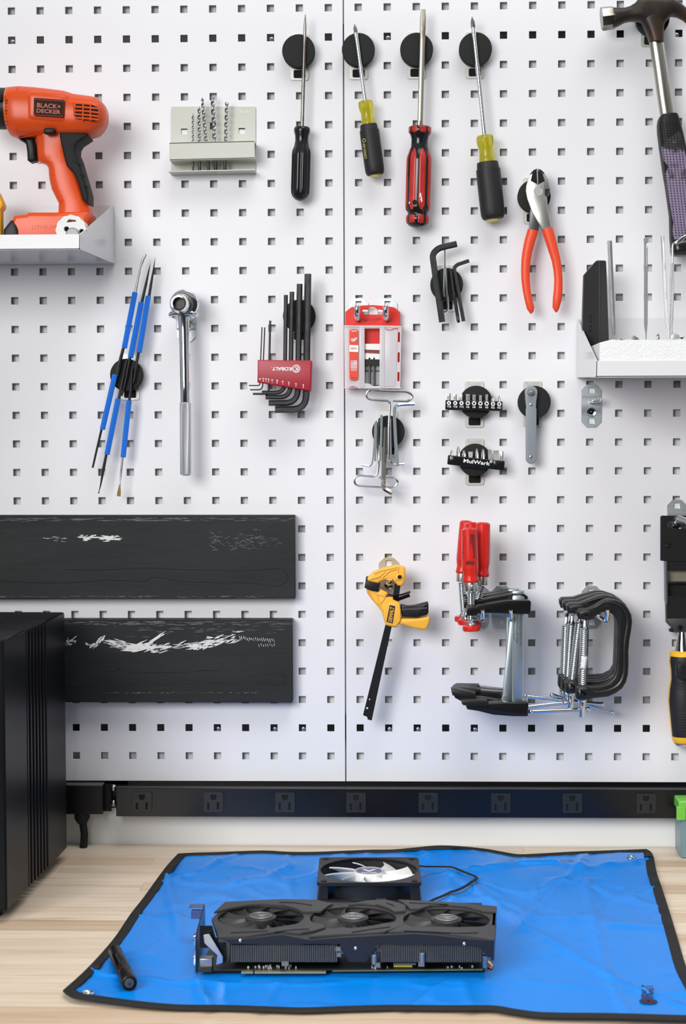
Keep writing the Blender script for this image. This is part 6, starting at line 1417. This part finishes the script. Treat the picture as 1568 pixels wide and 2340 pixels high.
for nm, x0, x1, n_f in (('left', 527, 771, 58), ('right', 869, 1101, 56)):
    mb = MB()
    for i in range(n_f):
        x = x0+(x1-x0)*(i+0.5)/n_f; w = 0.75
        q = [V_(x-w, 2159.5, -0.005), V_(x+w, 2159.5, -0.005), V_(x+w, 2198.5, -0.005), V_(x-w, 2198.5, -0.005)]
        mb.loft([q, [v-nf*0.030 for v in q]])
    part('cooling_fins', mb, FIN, t)['kind'] = 'stuff'
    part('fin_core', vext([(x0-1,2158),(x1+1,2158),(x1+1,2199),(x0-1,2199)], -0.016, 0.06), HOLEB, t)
# board, backplate, contacts
PCBM = M('black_circuit_board', (0.012, 0.016, 0.014), 0.35)
pl0, pr0 = G(457, 2216, 8), G(1108, 2213, 8)
def bslab(p, q, z0, z1, dep): 
    v = [p, q, q-nf*dep, p-nf*dep]; return MB().hexa([Vector((w.x, w.y, 0.9+z0/1000)) for w in v], [Vector((w.x, w.y, 0.9+z1/1000)) for w in v])
part('circuit_board', bslab(pl0, pr0, 6.4, 8.2, 0.105), PCBM, t, bev=0.2)
part('backplate', bslab(pl0-nf*0.004+gx*0.004, pr0-nf*0.004, 3.2, 6.0, 0.098), BLACKM, t)
part('board_edge', bslab(G(760, 2217, 8)+nf*0.0004, G(1104, 2214, 8)+nf*0.0004, 6.6, 7.8, 0.001), M('olive_board_edge', (0.14, 0.17, 0.11), 0.5), t)
GOLD = M('gold_contacts', (0.62, 0.58, 0.36), 0.4, 0.6)
for x0, x1 in ((553, 580), (583, 746)):
    p, q = G(x0, 2217, 8), G(x1, 2217, 8)
    part('edge_connector', bslab(p+nf*0.006, q+nf*0.006, 6.6, 8.0, 0.008), PCBM, t)
    mb = MB(); n_c = int((x1-x0)/2.6)
    for i in range(n_c):
        u = (i+0.2)/n_c; u2 = (i+0.8)/n_c
        a_, b2 = p*(1-u)+q*u+nf*0.0064, p*(1-u2)+q*u2+nf*0.0064
        v = [a_, b2, b2-nf*0.005, a_-nf*0.005]; mb.hexa([Vector((w.x, w.y, 0.9064)) for w in v], [Vector((w.x, w.y, 0.9083)) for w in v])
    part('gold_fingers', mb, GOLD, t)['kind'] = 'stuff'
random.seed(12)
mbw, mbk = MB(), MB()
for i in range(46):
    px = random.choice((random.uniform(545, 690), random.uniform(838, 892), random.uniform(1018, 1085))); s = random.uniform(0.7, 1.8)
    g_ = G(px, random.uniform(2208, 2214), 8.5); (mbw if random.random() < 0.75 else mbk).box(g_+Vector((0, 0, s/2000)), s/1000, 0.0015, random.uniform(1.2, 3.4)/1000)
part('solder_components', mbw, M('solder_white', (0.62, 0.62, 0.60), 0.35, 0.3), t)['kind'] = 'stuff'
part('chip_components', mbk, BLACKP, t)['kind'] = 'stuff'
g_ = G(921, 2207, 9.5); part('yellow_connector', MB().box(g_, 0.019, 0.003, 0.0016), M('yellow_component', (0.65, 0.55, 0.08), 0.4), t)
g_ = G(925, 2202, 11); part('grey_connector', MB().box(g_, 0.023, 0.003, 0.002), M('grey_component', (0.20, 0.22, 0.23), 0.4), t)
for px, py in ((855, 2190), (965, 2186)):
    c = V_(px, py+8, 0.001); part('capacitor', MB().lathe(c-nf*0.003, c-nf*0.003+Vector((0,0,1)), [(-0.003, 0.0026), (0.006, 0.0026), (0.0065, 0.002)], 16), M('capacitor_blue_grey', (0.22, 0.25, 0.32), 0.3, 0.5), t)
for x, y, w_ in ((652, 2202, 0.007), (863, 2205, 0.005), (963, 2203, 0.006), (775, 2181, 0.004), (773, 2168, 0.005)):
    part('choke', MB().box(V_(x, y, -0.002), w_, 0.004, 0.004), M('choke_grey', (0.16, 0.16, 0.17), 0.4), t)
part('heat_pipe', MB().tube([V_(768, 2167, -0.006), V_(776, 2168, -0.008), V_(782, 2176, -0.012)], 0.0022, 10), STEEL, t)
part('heat_pipe', MB().tube([V_(869, 2170, -0.006), V_(860, 2172, -0.008), V_(856, 2180, -0.012)], 0.0022, 10), STEEL, t)
# three fans
GBL = M('graphite_blade', (0.034, 0.034, 0.035), 0.38)
for kf, c in enumerate(C3):
    f0 = thing('x', 'x', 'x', (0, 0, 0)); bpy.data.objects.remove(f0)
    cc = c+Vector((0, 0, 0.0))
    fr_ = part('fan_hub', MB().lathe(cc+Vector((0,0,-0.014)), cc+Vector((0,0,0.002)), [(0, 0.015), (0.010, 0.0165), (0.0145, 0.0165), (0.0155, 0.0155), (0.0158, 0.0142), (0.0152, 0.0138), (0.0154, 0.001)], 36), GBL, t)
    for m_ in blades(11, 0.0158, 0.0435, 0.50, -0.0008, -0.0105, -0.25, cc, gx, gy, 0.0007, 0.3*kf, 1): part('fan_blade', m_, GBL, fr_, ang=60)
    st = part('hub_badge', MB().lathe(cc+Vector((0,0,0.0015)), cc+Vector((0,0,0.003)), [(0, 0.0125), (0.0003, 0.0125)], 32), M('badge_grey', ((0.30, 0.30, 0.31) if kf == 1 else (0.09, 0.09, 0.095)) if False else (0.13, 0.13, 0.135), 0.3, 0.6), fr_)
    mb = MB(); L_ = lambda x, y: cc+gx*x/1000+gy*y/1000+Vector((0, 0, 0.0021))
    if kf == 1: text_on(mb, 'ASUS', [L_(-8.5, 3), L_(8.5, 3), L_(8.5, -3), L_(-8.5, -3)], 0.03)
    else:
        mb.add([L_(-8, 3.5), L_(4, 4.5), L_(8.5, 1), L_(3, -1.5), L_(7, -5), L_(0, -5), L_(-3, -1), L_(1, 0.5), L_(3.5, 1.5), L_(-2, 2)], [(0,1,2,8,9), (3,4,5,6,7)])
    mb.tube([L_(11.6*math.cos(q), 11.6*math.sin(q)) for q in [2*math.pi*i/32 for i in range(32)]], 0.0003, 4, closed=True)
    part('badge_print', mb, M('silver_print', (0.45, 0.45, 0.46), 0.4, 0.5), fr_)
    part('motor_plate', MB().lathe(cc+Vector((0,0,-0.020)), cc+Vector((0,0,-0.014)), [(0, 0.016), (0.005, 0.016)], 24), BLACKP, t)
# dark fin stack lying under the fans, open at the left
fa, fb = G(640, 2120, 14), G(1105, 2122, 14)
part('fin_stack', bslab(fa, fb, 10, 22, 0.075), M('dark_fin', (0.02, 0.02, 0.02), 0.4, 0.5), t)
# bracket at the left end
bm0, bm1 = G(447, 2221, 4), G(480, 2092, 4)
bd = (bm1-bm0); bd.z = 0; BLn = bd.length; bd.normalize(); bx = Vector((bd.y, -bd.x, 0))
def BV(s, z): return Vector((bm0.x, bm0.y, 0.9))+bd*s+Vector((0, 0, z/1000))
def brk(pts, th=0.0014):
    f = [BV(s, z) for s, z in pts]; return MB().loft([f, [v+bx*th for v in f]])
BRK = M('dark_chrome_bracket', (0.012, 0.015, 0.024), 0.28, 0.3)
part('bracket', brk([(-0.002, 4), (0.006, 2.8), (0.030, 3), (0.112, 3), (0.118, 8), (0.118, 38), (0.112, 43), (0.02, 43), (0.0, 36)]), BRK, t, bev=0.4)
part('bracket_lip', MB().box(BV(0.110, 42.4)+Vector((-0.007, 0, 0)), 0.016, 0.012, 0.0012), M('blue_reflection_chrome', (0.12, 0.15, 0.28), 0.25, 0.8), t)  # bluish reflection put into the metal colour of lip and tab
part('bracket_tab', MB().box(BV(0.10, 36)+Vector((-0.006, 0, 0)), 0.012, 0.010, 0.008), M('blue_reflection_chrome', (0.12, 0.15, 0.28), 0.25, 0.8), t)
for s, z0, z1 in ((0.012, 28, 38), (0.008, 8, 18)):
    part('port_shield', brk([(s, z0), (s+0.022, z0), (s+0.022, z1), (s, z1)], -0.003), CHROME, t, bev=0.6)
part('port_block', MB().box(G(472, 2196, 14), 0.013, 0.012, 0.008), STEEL, t, bev=0.5)
part('port_block', MB().box(G(470, 2212, 9), 0.014, 0.010, 0.006), M('dark_port', (0.03, 0.03, 0.03), 0.4), t, bev=0.4)
part('support_arm', MB().loft([[V_(x, y, o) for x, y in z2((186,398),(240,388),(368,600),(368,660),(305,682),(316,590),(195,475))] for o in (0.004, 0.002)]), M('bright_blue_steel', (0.55, 0.62, 0.72), 0.25, 0.9), t, bev=0.3)
part('frame_panel', MB().loft([[V_(x, y, o) for x, y in z2((150,310),(270,310),(300,420),(400,450),(410,640),(370,680),(250,520),(150,520))] for o in (-0.002, -0.02)]), BLACKM, t)
for nm, col, d in (('yellow_wire', (0.65, 0.50, 0.05), 0), ('red_wire', (0.55, 0.02, 0.04), 1), ('black_wire', (0.01, 0.01, 0.01), 2)):
    part(nm, MB().tube([V_(*z3((1350, 640+d*6))[0], -0.004), V_(*z3((1395-d*6, 650+d*8))[0], -0.002), V_(*z3((1425+d*4, 690+d*6))[0], -0.001), V_(*z3((1430-d*5, 715+d*6))[0], -0.002), V_(*z3((1395-d*8, 700+d*6))[0], -0.008)], 0.0008, 6), M(nm, col, 0.4), t)
part('end_clip', MB().box(V_(1108, 2197, -0.002), 0.004, 0.005, 0.012), STEEL, t)

# ---------------------------------------------------------------- pen light
t = thing('pen_light', 'short black pen light with a red ring lying at the left of the mat', 'flashlight', G(280, 2222, 3))
a, b = G(263, 2174, 11.5), G(296, 2248, 12); L = (b-a).length; ax = (b-a).normalized(); k = 0.00043
part('barrel', MB().lathe(a, b, [(0, 0.004), (0.0005, 0.0068), (0.002, 0.0074), (L*0.70, 0.0076), (L*0.705, 0.0072), (L*0.715, 0.0072), (L*0.72, 0.0076), (L*0.76, 0.0077)], 36), M('anodised_black', (0.010, 0.010, 0.011), 0.3), t, ang=40)
part('red_ring', MB().lathe(a, b, [(L*0.703, 0.0073), (L*0.717, 0.0073)], 36), M('ring_red', (0.30, 0.01, 0.01), 0.35), t)
part('head', MB().lathe(a, b, [(L*0.76, 0.0070), (L*0.76, 0.0078), (L*0.79, 0.0082), (L*0.80, 0.0076), (L*0.815, 0.0076), (L*0.82, 0.0083), (L*0.95, 0.0084), (L*0.985, 0.0078), (L*0.99, 0.0064), (L*0.965, 0.0060), (L*0.965, 0.001)], 40), M('anodised_black', (0.010, 0.010, 0.011), 0.3), t, ang=35)
part('tail_button', MB().lathe(a, b, [(L*0.94, 0.0050), (L*0.985, 0.0050), (L*0.995, 0.0044), (L*0.997, 0.001)], 28), M('grey_rubber', (0.055, 0.065, 0.075), 0.55), t)
u = Vector((0, 0, 1)); u = (u-ax*u.dot(ax)).normalized(); w = ax.cross(u)
cc = a+ax*L*1.0; part('button_mark', MB().tube([cc+w*x*0.0014+u*y*0.0014 for x, y in ((-0.6,1),(-0.9,0),(-0.4,-0.9),(0.3,-0.9),(0.8,-0.2),(0.5,0.9))], 0.0003, 5), M('button_dark', (0.02, 0.02, 0.025), 0.4), t)
sd = (u-w*0.5).normalized() if w.x > 0 else (u+w*0.5).normalized()
m0, m1 = a+ax*L*0.28+sd*0.0074, a+ax*L*0.60+sd*0.0074
part('side_pad', MB().loft([[p+w*x*0.0042-sd*0.0016*abs(x)**2+sd*0.0007 for x in (-1, -0.5, 0, 0.5, 1)]+[p+w*x*0.0042-sd*0.003 for x in (1, 0, -1)] for p in (m0, m0*0.5+m1*0.5, m1)]), M('gloss_black_pad', (0.005, 0.005, 0.005), 0.15), t)
